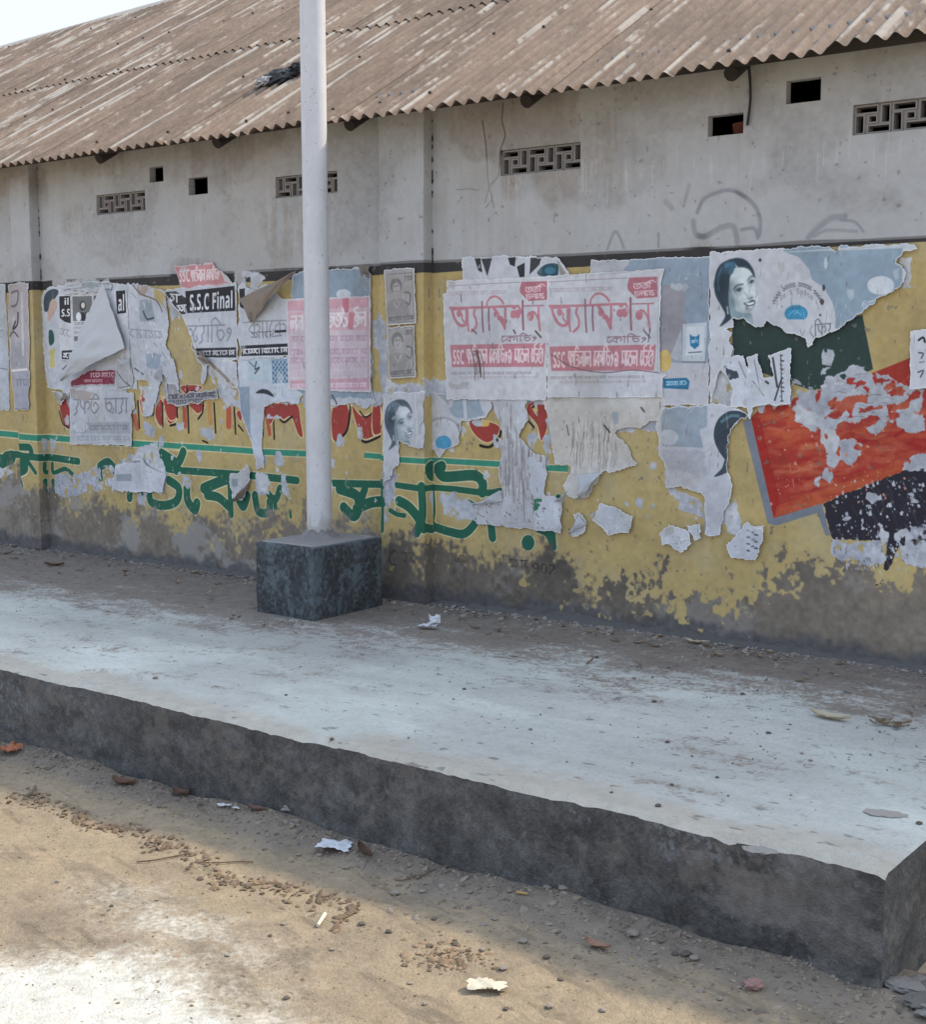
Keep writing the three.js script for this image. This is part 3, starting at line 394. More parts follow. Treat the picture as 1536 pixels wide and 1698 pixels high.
// line below which the plaster is bare, read along the wall
const bareLine = [[-400, 800], [-60, 800], [20, 780], [90, 830], [200, 850], [300, 870], [420, 885], [500, 860], [560, 860], [640, 870], [700, 905], [800, 905], [900, 935], [960, 972], [1040, 985], [1120, 985], [1200, 1012], [1248, 1000], [1262, 955], [1330, 945], [1400, 940], [1536, 930], [1750, 940]].map(([x, y]) => wallXY(x, y, 0));
const bareY = (X) => { for (let k = 1; k < bareLine.length; k++) if (X < bareLine[k][0]) { const a = bareLine[k - 1], b = bareLine[k]; return X < a[0] ? a[1] : lerp(a[1], b[1], (X - a[0]) / (b[0] - a[0])); } return bareLine[bareLine.length - 1][1]; };
const wallColor = canvasOf(WW, WH), wallBump = canvasOf(WW, WH);
{
  const P = paint.g.getImageData(0, 0, WW, WH).data, Q = resid.g.getImageData(0, 0, WW, WH).data;
  const gc = wallColor.getContext('2d'), gb = wallBump.getContext('2d'), oc = gc.createImageData(WW, WH), ob = gb.createImageData(WW, WH), C = oc.data, B = ob.data;
  for (let j = 0, o = 0; j < WH; j++) {
    const Y = WY1 - (j + 0.5) / WS;
    for (let i = 0; i < WW; i++, o += 4) {
      const X = WX0 + (i + 0.5) / WS;
      const n1 = fbm(X * 1.7, Y * 1.7, 3), n2 = fbm(X * 9, Y * 9 + 7, 4), n3 = fbm(X * 48, Y * 48, 2), n4 = LAT[(i * 7919 + j * 104729) & 65535], dr = fbm(X * 26, Y * 2.2, 3);
      // bare plaster
      const bay = sst(-4.5, -4.4, X), dk = bay * (1 - sst(-3.4, -2.6, X)); let q = lerp(132, lerp(118, 104, dk), bay) + 34 * (n1 - 0.5) + 40 * (n2 - 0.5) + 26 * (n3 - 0.5) + 10 * (n4 - 0.5), r = q * 1.05, g = q * 0.965, b = q * 0.85, h = 96 + 50 * (n2 - 0.5);
      const pale = sst(0.52, 0.66, fbm(X * 4 + 3, Y * 6, 4) + 0.15 * (n3 - 0.5)) * (Y > bareY(X) - 0.22 ? 0.75 : 0.25) * (X < -4.5 ? 1 : 0.55); r = lerp(r, 156, pale); g = lerp(g, 152, pale); b = lerp(b, 146, pale);
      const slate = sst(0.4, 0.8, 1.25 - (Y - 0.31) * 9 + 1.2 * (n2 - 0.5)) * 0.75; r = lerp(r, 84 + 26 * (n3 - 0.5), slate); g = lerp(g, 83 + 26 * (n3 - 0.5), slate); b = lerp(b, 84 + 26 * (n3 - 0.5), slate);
      // paint that still holds
      let keep = 1;
      if (Y < BAND_Y) {
        const d = (Y - bareY(X)) / 0.11 + 3.4 * (n2 - 0.5) + 1.7 * (n3 - 0.5) + 1.6 * (n1 - 0.5) + 1.6 * (dr - 0.5);
        keep = X < -4.5 ? sst(-0.7, 0.5, d) : X < -3.2 ? sst(-0.55, 0.45, d) : sst(-0.2, 0.2, d);
        const isle = sst(0.60, 0.66, fbm(X * 13 + 5, Y * 13, 3) * 0.7 + 0.3 * n3 - 0.22 * sst(0.0, 0.28, bareY(X) - Y)) * (Y < bareY(X) ? 0.85 : 0); keep = Math.max(keep, isle);
        if (fbm(X * 34, Y * 30 + 2, 3) > 0.79) keep *= 0.35;
      } else if (fbm(X * 38, Y * 34, 3) > 0.80) keep *= 0.6;
      let pr = P[o], pg = P[o + 1], pb = P[o + 2]; const tone = 1 + 0.10 * (n1 - 0.5) + 0.12 * (n2 - 0.5) + 0.10 * (n3 - 0.5) + 0.04 * (n4 - 0.5);
      pr *= tone; pg *= tone; pb *= tone;
      if (Y > BAND_Y) {                                // whitewash: brown water stains, and paler patches increasing down towards the band
        const s = sst(0.48, 0.66, fbm(X * 1.1 + 8, Y * 1.9, 4) * 0.75 + 0.25 * dr); pr = lerp(pr, pr * 0.92, s); pg = lerp(pg, pg * 0.89, s); pb = lerp(pb, pb * 0.86, s);
        const w = sst(0.5, 0.6, fbm(X * 2.2, Y * 2.6 + 31, 5) + 0.30 * (0.42 - (Y - BAND_Y))); pr = lerp(pr, 186, w * 0.5); pg = lerp(pg, 187, w * 0.5); pb = lerp(pb, 186, w * 0.5);
      } else {
        const cw = (P[o] > 150 && P[o + 1] > 125 && P[o + 2] < 150 ? 1 : 0) * sst(0.50, 0.68, fbm(X * 3.3 + 11, Y * 5.5, 5) * 0.8 + 0.2 * dr) * 0.5; pr = lerp(pr, 184 * tone, cw * 0.75); pg = lerp(pg, 175 * tone, cw * 0.6); pb = lerp(pb, 150 * tone, cw * 0.6);
        const s = sst(0.5, 0.72, fbm(X * 2.4 + 1, Y * 3.6, 4) * 0.7 + 0.3 * dr) * 0.55; pr = lerp(pr, pr * 0.86 + 6, s); pg = lerp(pg, pg * 0.84 + 8, s); pb = lerp(pb, pb * 0.82 + 14, s);
      }
      r = lerp(r, pr, keep); g = lerp(g, pg, keep); b = lerp(b, pb, keep); h = lerp(h, 128 + 20 * (n2 - 0.5), keep);
      // residue
      let a = Q[o + 3] / 255; if (a > 0) {
        a *= sst(0.27, 0.37, fbm(X * 30, Y * 22, 3) + 0.12 * (n2 - 0.5)); if (Y < bareY(X) - 0.03) a *= 0.6;
        const t = 1 + 0.16 * (n2 - 0.5) + 0.22 * (n3 - 0.5); r = lerp(r, Q[o] * t, a); g = lerp(g, Q[o + 1] * t, a); b = lerp(b, Q[o + 2] * t, a); h = lerp(h, 190 + 40 * (n3 - 0.5), a);
      }
      C[o] = clamp(r, 0, 255); C[o + 1] = clamp(g, 0, 255); C[o + 2] = clamp(b, 0, 255); C[o + 3] = 255;
      h += 14 * (n3 - 0.5); B[o] = B[o + 1] = B[o + 2] = clamp(h, 0, 255); B[o + 3] = 255;
    }
  }
  gc.putImageData(oc, 0, 0); gb.putImageData(ob, 0, 0);
}
function slice(c, k, srgb) {
  const [a, b] = tilesX[k], w = Math.round((b - a) * WS), t = canvasOf(w, WH); t.getContext('2d').drawImage(c, -(a - WX0) * WS, 0);
  const x = new THREE.CanvasTexture(t); if (srgb) x.colorSpace = THREE.SRGBColorSpace; return x;
}
const wallMats = [0, 1].map((k) => new THREE.MeshStandardMaterial({ map: slice(wallColor, k, true), bumpMap: slice(wallBump, k), bumpScale: 0.004, roughness: 0.92 }));
const wallUV = (geo, k, fold = 0, foldX = 0) => { const p = geo.attributes.position, u = new Float32Array(p.count * 2), [a, b] = tilesX[k]; for (let i = 0; i < p.count; i++) { u[2 * i] = (p.getX(i) + (fold ? Math.max(0, fold - p.getZ(i)) * Math.sign(p.getX(i) - foldX) : 0) - a) / (Math.round((b - a) * WS) / WS); u[2 * i + 1] = (p.getY(i) - WY0) / (WH / WS); } geo.setAttribute('uv', new THREE.BufferAttribute(u, 2)); return geo; };

// ---------- posters: each a thin sheet of its own on the wall ----------
const pl = [new Layer(), new Layer()], pending = [];
let stackIndex = 0;
const INK = '#2f3034', GREY = '#8a8f96';
function poster(name, label, layer, plane, v, outline, torn, bg, draw, o = {}) {
  const L = pl[layer], g = L.g; L.plane = plane;
  let p = L.pts(v, outline); if (torn) p = jag(p, torn * WS, L.r);
  g.save(); L.path(p, false, true); g.clip(); g.fillStyle = bg; g.fillRect(0, 0, WW, WH);
  draw?.(L);
  { // creases, rubbed patches and glue stains
    let x0 = 1e9, x1 = -1e9, y0 = 1e9, y1 = -1e9; for (const [x, y] of p) { x0 = Math.min(x0, x); x1 = Math.max(x1, x); y0 = Math.min(y0, y); y1 = Math.max(y1, y); }
    const w = x1 - x0, h = y1 - y0, r = L.r, n = Math.ceil(w * h / 3500) + 2;
    for (let k = 0; k < n; k++) {
      const x = x0 + w * r(), y = y0 + h * r(), a = r() < 0.7 ? 1.2 + 0.8 * r() : 3 * r(), l = 8 + 40 * r() * r(), mx = x + l * 0.5 * Math.cos(a) + 4 * (r() - 0.5), my = y + l * 0.5 * Math.sin(a) + 4 * (r() - 0.5);
      for (const [d, c] of [[0, 'rgba(92,88,86,.33)'], [1.3, 'rgba(214,214,214,.4)']]) { g.strokeStyle = c; g.lineWidth = 0.8 + r(); g.beginPath(); g.moveTo(x + d, y); g.quadraticCurveTo(mx + d, my, x + d + l * Math.cos(a), y + l * Math.sin(a)); g.stroke(); }
    }
    for (let k = 0; k < n * 0.6; k++) { const x = x0 + w * r(), y = y0 + h * r(), s = 2 + 11 * r() * r(), q = []; for (let i = 0; i < 8; i++) { const t = i / 8 * 6.283, e = s * (0.4 + r()); q.push([x + e * Math.cos(t), y + 1.3 * e * Math.sin(t)]); } L.path(q, false, true); g.fillStyle = ['rgba(186,187,188,.55)', 'rgba(150,142,134,.35)', 'rgba(178,176,172,.5)'][k % 3]; g.fill(); }
  }
  L.path(p, false, true); g.strokeStyle = o.rim || 'rgba(214,214,212,.9)'; g.lineWidth = (torn ? 0.007 : 0.004) * WS; g.stroke(); g.restore();
  // a bleed of the rim colour just outside the cut so that filtering never shows bare canvas
  g.save(); g.globalCompositeOperation = 'destination-over'; L.path(p, false, true); g.strokeStyle = '#c4c5c6'; g.lineWidth = 8; g.stroke(); g.restore();
  const m = p.map(([x, y]) => new THREE.Vector2(WX0 + x / WS, WY1 - y / WS));
  const z = (plane || 0) + 0.003 + layer * 0.005 + 0.00022 * stackIndex++;
  pending.push({ name, label, layer, m, z, group: o.group, parts: o.parts });
  return pending[pending.length - 1];
}
const woman = (LL, v, f, tone) => {
  const L = new Layer(); L.plane = LL.plane;          // drawn apart, then softened like a coarse print                     // printed portrait: f maps the N4 tracing
  const F = (a) => a.map((q, i) => i % 2 ? f[3] + q * f[1] : f[2] + q * f[0]), s = f[1];
  const [hair, hair2, skin, skin2, dark] = tone;
  L.fill(v, F([180, 200, 330, 125, 460, 140, 540, 230, 570, 340, 480, 240, 380, 240, 310, 300, 290, 480, 300, 640, 330, 760, 180, 880, 240, 760, 200, 660, 130, 520, 120, 360]), hair, { smooth: true });
  L.fill(v, F([310, 260, 400, 225, 500, 250, 560, 340, 570, 420, 600, 520, 590, 640, 520, 720, 420, 720, 330, 700, 290, 600, 285, 450]), skin, { smooth: true });
  L.fill(v, F([290, 600, 340, 690, 440, 730, 530, 740, 560, 860, 620, 900, 420, 900, 320, 800, 290, 720]), skin2, { smooth: true });
  L.fill(v, F([285, 430, 330, 560, 350, 690, 320, 720, 280, 640]), skin2, { smooth: true });
  L.line(v, F([330, 175, 395, 245]), skin, 12 * s).line(v, F([250, 200, 330, 190, 300, 280]), hair2, 50 * s).line(v, F([200, 230, 160, 340, 170, 480]), hair2, 22 * s);
  L.line(v, F([330, 470, 370, 425, 440, 410]), dark, 13 * s).line(v, F([490, 370, 520, 330, 545, 320]), dark, 12 * s);
  L.line(v, F([350, 490, 390, 455, 435, 460]), dark, 9 * s).oval(v, ...F([393, 474]), 24 * Math.abs(f[0]), 17 * s, dark).line(v, F([495, 405, 530, 370, 560, 375]), dark, 9 * s).oval(v, ...F([530, 385]), 20 * Math.abs(f[0]), 17 * s, dark);
  L.line(v, F([480, 565, 515, 570, 545, 550]), dark, 8 * s).line(v, F([580, 480, 590, 520, 575, 560]), skin2, 14 * s).line(v, F([450, 500, 480, 540]), skin2, 12 * s);
  L.fill(v, F([445, 620, 490, 610, 540, 585, 575, 600, 560, 640, 500, 655, 460, 640]), dark, { smooth: true }).fill(v, F([465, 626, 520, 612, 565, 605, 545, 632, 500, 642]), '#e4e6e6', { smooth: true }); L.line(v, F([460, 665, 520, 690, 570, 650]), skin2, 16 * s);
  L.line(v, F([262, 660, 268, 735]), '#cfd4d6', 14 * s);
  // cheek, brow and jaw modelling of the printed photograph
  const soft = (x, y, r, c) => { const q = L.pt(v, ...F([x, y])), R = r * L.scale(v, [...F([x, y]), ...F([x, y + 9])]) * s * 1.3, gr = L.g.createRadialGradient(q[0], q[1], 0, q[0], q[1], R); gr.addColorStop(0, c); gr.addColorStop(1, c.replace(/[\d.]+\)$/, '0)')); L.g.globalCompositeOperation = 'source-atop'; L.g.fillStyle = gr; L.g.fillRect(q[0] - R, q[1] - R, 2 * R, 2 * R); L.g.globalCompositeOperation = 'source-over'; };
  soft(330, 600, 110, 'rgba(70,90,98,.5)'); soft(300, 420, 80, 'rgba(60,75,85,.45)'); soft(440, 330, 90, 'rgba(225,230,230,.5)'); soft(400, 560, 60, 'rgba(225,228,228,.45)'); soft(560, 470, 50, 'rgba(220,226,226,.4)'); soft(390, 470, 60, 'rgba(70,85,92,.4)'); soft(525, 385, 50, 'rgba(70,85,92,.4)'); soft(520, 560, 34, 'rgba(80,92,98,.4)'); soft(500, 720, 60, 'rgba(80,95,100,.45)'); soft(400, 780, 90, 'rgba(90,110,116,.5)'); soft(200, 420, 90, 'rgba(30,40,46,.5)'); soft(260, 230, 60, 'rgba(90,130,150,.45)');
  const q = L.pt(v, ...F([100, 100])), e = L.pt(v, ...F([650, 920])), W = Math.ceil(e[0] - q[0]), H = Math.ceil(e[1] - q[1]), sm = canvasOf(Math.ceil(W / 1.7), Math.ceil(H / 1.7)), sg = sm.getContext('2d'); sg.drawImage(L.c, q[0], q[1], W, H, 0, 0, sm.width, sm.height); LL.g.drawImage(sm, 0, 0, sm.width, sm.height, q[0], q[1], W, H);
};
const T1 = ['#2c3a44', '#3d6175', '#c9d0d0', '#94a5a8', '#3a444c'], T2 = ['#4e5760', '#6c767e', '#bfc3c6', '#969da3', '#5b6268'];

// left pier and the wall beyond it
poster('poster', 'pale blank poster on the wall beyond the corner pier', 0, 0, C4, [-420, 345, 42, 340, 70, 900, 76, 1345, -420, 1340], 0.006, '#b4b9bf', (L) => { L.scribble(C4, -300, 700, 60, 710, 60, 'rgba(120,126,134,.5)', 6, 3); L.line(C4, [0, 1010, 60, 1020], '#7c7f84', 8); });
poster('poster', 'narrow mauve-grey poster strip scrawled with black squiggles on the left pier', 1, PIL, C4, [76, 350, 140, 335, 232, 330, 238, 700, 240, 1345, 126, 1345, 92, 1000, 78, 620], 0.008, '#a39c9b', (L) => {
  L.line(C4, [100, 410, 150, 400, 140, 500, 100, 520], '#6e6866', 14).line(C4, [150, 570, 145, 660, 110, 700, 130, 640], '#3c3a3a', 12).line(C4, [80, 770, 110, 720, 150, 760], '#4c4948', 10).fill(C4, [95, 800, 215, 800, 215, 1000, 100, 1000], '#98979a').line(C4, [105, 1030, 220, 1020], '#d5d3d0', 18).line(C4, [180, 420, 190, 900], '#b9b3b0', 18); L.fill(C4, [125, 1050, 238, 1040, 238, 1345, 126, 1345], '#a1a0a8').scribble(C4, 135, 1100, 230, 1100, 50, '#85848c', 8, 5).line(C4, [126, 1335, 238, 1335], '#77757d', 10);
});
// left bay, under layer
poster('torn_poster', 'ragged white poster keeping the dark hair of a printed portrait beside the left pier', 0, 0, C4, [335, 430, 400, 370, 520, 350, 860, 320, 1100, 345, 1120, 700, 1060, 860, 1090, 1050, 1100, 1180, 940, 1190, 560, 1180, 545, 1210, 470, 1190, 385, 1160, 360, 900, 335, 640], 0.014, '#b7babe', (L) => {
  L.fill(C4, [350, 480, 370, 410, 430, 380, 470, 400, 440, 460, 400, 540, 360, 560], '#3d4a50', { smooth: true }).fill(C4, [400, 490, 440, 460, 460, 520, 420, 600, 380, 640], '#b89f92', { smooth: true }).fill(C4, [395, 710, 425, 720, 435, 800, 405, 830, 392, 790], '#2c5348', { smooth: true }).fill(C4, [395, 860, 440, 850, 440, 1000, 400, 1010], '#b9ae70', { jag: 0.01 }).line(C4, [600, 320, 760, 310, 850, 330], '#6f7276', 12).line(C4, [640, 330, 700, 380], '#5d5e60', 8).line(C4, [500, 400, 640, 380], '#9b9c9d', 8).line(C4, [500, 1020, 545, 980, 530, 1010], '#63625f', 8);
});
// black-and-white notice with its corner peeled over
const flapSheet = poster('torn_poster', 'black-and-white notice whose right half hangs peeled down as a white flap', 1, 0, N1, [632, 318, 1000, 300, 1240, 262, 1352, 255, 1392, 980, 1240, 965, 1150, 1010, 850, 1010, 660, 1005, 640, 700], 0.004, '#bfc0c2', (L) => {
  L.fill(N1, [638, 330, 755, 322, 762, 615, 700, 600, 645, 560], '#2b2b2e').text(N1, 'S.S', 660, 545, 755, 540, 80, '#d8d8d8').text(N1, 'il', 690, 420, 745, 418, 70, '#d8d8d8');
  L.fill(N1, [778, 330, 985, 325, 988, 590, 785, 592], '#6f7172').oval(N1, 888, 430, 34, 52, '#3a3a3c').oval(N1, 892, 425, 20, 32, '#d6d2cc').fill(N1, [850, 500, 925, 500, 915, 590, 880, 590], '#2d2d30').oval(N1, 845, 545, 28, 48, '#cfcfcf').oval(N1, 948, 545, 26, 46, '#cfcfcf').fill(N1, [1005, 325, 1110, 310, 1030, 520, 1010, 540], '#5d5f60');
  L.scribble(N1, 800, 610, 970, 605, 24, '#77787a', 5, 7).scribble(N1, 800, 655, 970, 650, 22, '#8a8b8d', 4, 8).scribble(N1, 800, 705, 960, 700, 22, '#77787a', 4, 9).fill(N1, [795, 755, 940, 745, 935, 795, 795, 805], '#6a6b6d').scribble(N1, 610, 660, 750, 690, 70, '#8d8e90', 8, 10);
  L.fill(N1, [668, 905, 785, 900, 788, 1000, 670, 995], '#2e2e31').scribble(N1, 685, 935, 775, 930, 45, '#d0d0d0', 12, 11).fill(N1, [800, 905, 890, 895, 850, 1000, 805, 1000], '#303033').scribble(N1, 812, 935, 870, 930, 45, '#d0d0d0', 12, 12);
  L.fill(N1, [1242, 275, 1338, 262, 1350, 505, 1255, 515], '#222226').text(N1, 'al', 1262, 490, 1335, 480, 170, '#cdcdcf').line(N1, [1240, 520, 1330, 800], '#8d9094', 10);
});
poster('torn_poster', 'maroon strip with pale lettering below the white hanging flap', 1, 0, N1, [752, 1235, 960, 1112, 1238, 1108, 1242, 1262, 900, 1272, 762, 1290], 0.004, '#7c2f42', (L) => { L.scribble(N1, 970, 1145, 1225, 1140, 42, '#cfb9bd', 8, 13).scribble(N1, 910, 1215, 1100, 1212, 24, '#c3a6ad', 6, 14); });
poster('poster', 'whitish poster with big faint grey lettering below the maroon strip', 1, 0, L1, [562, 15, 940, 20, 1075, 60, 1080, 180, 1056, 190, 1058, 476, 566, 462], 0.006, '#b5b7bb', (L) => {
  L.bangla(L1, ['ya', 'pha', 'u', ' ', 'cha', 'aa', 'ya', 'aa'], 590, 108, 1030, 98, 110, '#84878d', 12); L.fill(L1, [585, 290, 1045, 285, 1045, 380, 590, 375], '#a1a4aa').oval(L1, 650, 325, 60, 42, '#bcbec2').scribble(L1, 730, 315, 1030, 312, 36, '#83868c', 7, 15).scribble(L1, 620, 400, 1030, 398, 34, '#9a9da3', 7, 16).fill(L1, [575, 20, 640, 40, 760, 60, 700, 110, 575, 100], '#a39b98', { jag: 0.01 });
});
poster('torn_poster', 'ragged drooping grey-white paper beside the peeled notice, its tip hanging over red lettering', 1, 0, C4, [1040, 335, 1200, 340, 1330, 400, 1345, 600, 1330, 820, 1400, 950, 1425, 1060, 1440, 1195, 1350, 1225, 1310, 1060, 1270, 1200, 1210, 1370, 1150, 1395, 1185, 1130, 1080, 1080, 1045, 900, 1035, 700], 0.016, '#b3b5b9', (L) => {
  L.fill(C4, [1120, 470, 1210, 460, 1250, 640, 1120, 640], '#929aa0').line(C4, [1150, 560, 1180, 620, 1230, 610], '#4f5459', 14).fill(C4, [1100, 340, 1190, 350, 1160, 440, 1110, 430], '#a08f87', { jag: 0.01 }).fill(C4, [1220, 370, 1320, 420, 1300, 520, 1240, 450], '#b7a36f', { jag: 0.01 }).line(C4, [1060, 340, 1130, 420, 1250, 470, 1300, 560], '#6b6058', 9).scribble(C4, 1050, 700, 1300, 720, 60, '#8f9196', 8, 17).line(C4, [1080, 1010, 1150, 1060], '#5b5c60', 10).line(C4, [1090, 770, 1300, 760], '#9a9ca0', 6).fill(C4, [1170, 900, 1290, 900, 1280, 1000, 1190, 1000], '#8e9aa4', { jag: 0.02 });
  for (let k = 0; k < 30; k++) { const x = 1050 + 300 * L.r(), y = 400 + 750 * L.r(); L.line(C4, [x, y, x + 30 * L.r(), y + 60 * L.r()], k % 2 ? '#8c8d90' : '#cfd0d1', 4 + 5 * L.r()); }
}, { rim: 'rgba(196,197,199,.9)' });
poster('torn_poster', 'slanting grey text strip stuck across the red painted letters', 1, 0, C5, [30, 975, 95, 985, 130, 1045, 240, 1040, 375, 1010, 385, 1080, 300, 1100, 160, 1135, 40, 1118], 0.010, '#8d8b8d', (L) => { L.scribble(C5, 50, 1060, 370, 1040, 26, '#4a494c', 7, 18).scribble(C5, 50, 1100, 330, 1082, 22, '#55545a', 6, 19).line(C5, [40, 980, 42, 1110], '#5c5b5f', 8); });
const ssc = (L, v) => {
  L.fill(C5, [20, 350, 100, 345, 180, 400, 165, 500, 135, 505, 70, 420], '#333338').scribble(C5, 60, 365, 130, 370, 50, '#d0d0d0', 10, 20).scribble(C5, 105, 445, 170, 440, 40, '#d0d0d0', 10, 21);
  L.fill(C5, [165, 345, 502, 308, 508, 478, 175, 495], '#26262a').text(C5, 'S.S.C Final', 192, 478, 492, 458, 112, '#d2d3d4');
  L.bangla(C5, ['u', 'pha', 'e', 'ya', 'aa', 'i', 'ca', 'ng'], 60, 590, 490, 575, 110, '#8c8e93', 10);
  L.fill(C5, [235, 738, 515, 730, 518, 800, 250, 798], '#313136').scribble(C5, 262, 758, 505, 752, 28, '#c4c4c6', 7, 22);
};
poster('poster', 'white coaching poster with a black S.S.C Final heading', 1, 0, C5, [20, 340, 160, 320, 512, 285, 524, 815, 420, 830, 330, 810, 240, 790, 205, 650, 140, 515, 60, 430], 0.005, '#b8babe', (L) => ssc(L));
poster('torn_poster', 'pink strip reading SSC above the black S.S.C Final heading', 1, 0, C5, [92, 168, 352, 150, 372, 185, 430, 210, 495, 292, 130, 322], 0.007, '#b98384', (L) => { L.text(C5, 'SSC', 122, 282, 198, 278, 88, '#d9c4c4').bangla(C5, FINAL, 205, 205, 300, 198, 70, '#d9c4c4', 9).bangla(C5, COACH, 312, 200, 400, 192, 66, '#d9c4c4', 9).line(C5, [100, 172, 350, 155], '#c9b4b2', 8).fill(C5, [410, 190, 500, 190, 500, 300, 440, 270], '#b7b6b6', { jag: 0.012 }); }, { rim: 'rgba(205,196,195,.9)' });
poster('torn_poster', 'white notice with a black text strip, its top torn away beside the pole', 1, 0, C5, [535, 330, 552, 305, 640, 330, 720, 300, 860, 400, 940, 400, 940, 800, 545, 805, 528, 640], 0.012, '#b9bbbf', (L) => {
  L.fill(C5, [538, 330, 575, 325, 575, 470, 540, 450], '#2a2a2e').line(C5, [560, 560, 860, 545], '#8c8e93', 7).bangla(C5, ['ka', 'aa', 'aa', 'e', 'ka'], 600, 552, 860, 545, 100, '#8c8e93', 9).line(C5, [780, 622, 860, 618], '#2b2b2e', 16, { cap: 'butt' }).scribble(C5, 620, 630, 760, 620, 40, '#6f7074', 7, 23).line(C5, [760, 655, 830, 650], '#6f7074', 6);
  L.fill(C5, [545, 720, 940, 700, 940, 782, 547, 790], '#26262a').scribble(C5, 560, 745, 930, 728, 30, '#d2d2d2', 8, 24);
  L.fill(C5, [870, 360, 960, 340, 960, 400, 870, 395], '#2b2b2e', { jag: 0.01 });
});
poster('torn_poster', 'pale bluish torn sheet with a blue-grey printed block, below the black text strips', 0, 0, C5, [515, 790, 945, 790, 950, 1010, 965, 1060, 940, 1120, 860, 1100, 700, 1130, 690, 1330, 700, 1560, 650, 1570, 640, 1500, 600, 1330, 545, 1200, 525, 1010], 0.010, '#b6bbc1', (L) => {
  L.fill(C5, [525, 1005, 600, 1000, 610, 1330, 640, 1400, 600, 1330, 545, 1180], '#8b97a2').fill(C5, [590, 815, 750, 815, 750, 980, 600, 960], '#a9b7bd', { jag: 0.01 }).line(C5, [650, 830, 640, 880, 670, 870, 640, 910], '#4b5558', 10).line(C5, [600, 830, 640, 870], '#6b7578', 8).fill(C5, [755, 815, 865, 810, 868, 975, 760, 980], '#7b93a6');
  for (let a = 0; a < 4; a++) for (let b = 0; b < 4; b++) L.line(C5, [765 + a * 26, 830 + b * 38, 785 + a * 26, 850 + b * 38], '#3f5467', 9).line(C5, [785 + a * 26, 825 + b * 38, 768 + a * 26, 852 + b * 38], '#aebcc6', 5);
  L.fill(C5, [645, 1045, 690, 1018, 740, 1030, 770, 1072, 710, 1050], '#31363b', { smooth: true });
});
poster('torn_poster', 'blue-grey poster with a white cloud shape, mostly behind the pink poster', 0, 0, C5, [895, 215, 1170, 190, 1415, 185, 1440, 240, 1432, 380, 1445, 1040, 1475, 1110, 1400, 1150, 1330, 1110, 1200, 1130, 960, 1060, 900, 1000], 0.010, '#8795a0', (L) => { L.oval(C5, 1250, 365, 50, 34, '#c0c5c9').line(C5, [1160, 185, 1420, 185], '#b9bcbf', 18).fill(C5, [1360, 180, 1440, 180, 1440, 260, 1370, 240], '#77757a').fill(C5, [900, 1085, 1480, 1085, 1480, 1160, 900, 1160], '#b4b6ba', { jag: 0.02 }).line(C5, [1170, 1060, 1200, 1110, 1190, 1150], '#54565a', 10).oval(C5, 925, 1090, 16, 26, '#a4544c'); });
poster('poster', 'faded pink poster with washed-out white lettering behind the pole', 1, 0, C5, [862, 398, 1440, 376, 1444, 1040, 878, 1020], 0.003, '#c3b3b7', (L) => {
  L.fill(C5, [872, 412, 1425, 390, 1425, 455, 872, 480], '#c79ca4').fill(C5, [875, 490, 1425, 470, 1428, 610, 878, 615], '#c9a6ac').bangla(C5, ['la', 'la'], 890, 520, 975, 515, 90, '#d5cccd', 13).bangla(C5, ['aa', 'tta', 'bha', 'ta', ' ', 'sta', 'la'], 1120, 500, 1410, 490, 90, '#d8d0d1', 13).fill(C5, [1245, 395, 1290, 392, 1290, 480, 1270, 500, 1245, 440], '#b5737f').fill(C5, [1290, 490, 1330, 488, 1320, 610, 1285, 605], '#bf808a');
  for (const [y, s] of [[650, 26], [740, 27], [800, 28], [880, 29], [930, 30]]) L.scribble(C5, 890, y + 8, 1415, y, 34, y < 860 ? '#b294a0' : '#c9bcc0', 7, s);
  L.fill(C5, [885, 960, 1425, 940, 1428, 1022, 890, 1010], '#c49aa3').scribble(C5, 900, 985, 1415, 975, 26, '#d3c2c6', 7, 31).line(C5, [1420, 385, 1426, 1025], '#a88990', 5);
});
// crumpled leftovers among the posters of the left bay
poster('torn_poster', 'crumpled whitish strip creased along the black band above the peeled notice', 1, 0, C4, [470, 395, 560, 345, 700, 325, 860, 318, 900, 350, 880, 395, 760, 400, 640, 420, 500, 425], 0.010, '#aeb1b4', (L) => { for (let k = 0; k < 14; k++) { const x = 480 + 380 * L.r(), y = 330 + 80 * L.r(); L.line(C4, [x, y, x + 40, y - 10 + 20 * L.r(), x + 80 + 40 * L.r(), y + 10 * (L.r() - 0.5)], k % 3 ? 'rgba(90,90,92,.6)' : '#c9cbcc', 4 + 5 * L.r()); } L.fill(C4, [650, 330, 740, 320, 840, 340, 760, 372, 680, 366], '#92999b', { jag: 0.008 }); });
poster('torn_poster', 'crumpled grey piece with a torn dark edge, right of the maroon strip', 1, 0, N1, [1245, 985, 1330, 960, 1390, 985, 1400, 1060, 1430, 1180, 1410, 1290, 1330, 1300, 1245, 1325, 1240, 1120], 0.008, '#a9a9aa', (L) => { L.line(N1, [1250, 1120, 1330, 1230, 1400, 1280], '#605d5b', 9).line(N1, [1260, 1000, 1340, 1040, 1400, 1150], '#c9caca', 12).line(N1, [1250, 1310, 1330, 1290, 1400, 1280], '#6f6c6a', 8).fill(N1, [1300, 1000, 1380, 990, 1400, 1120, 1340, 1100], '#b9babb', { jag: 0.008 }); });
poster('torn_poster', 'small pointed grey paper torn off above the red painted stroke', 1, 0, N1, [560, 1325, 600, 1335, 690, 1350, 745, 1390, 700, 1430, 660, 1480, 625, 1440], 0.005, '#a09b95', (L) => { L.line(N1, [570, 1330, 630, 1430], '#5f5b57', 6).line(N1, [680, 1400, 700, 1420], '#3f3c3a', 14).fill(N1, [620, 1345, 700, 1360, 670, 1400], '#b6b5b3'); });
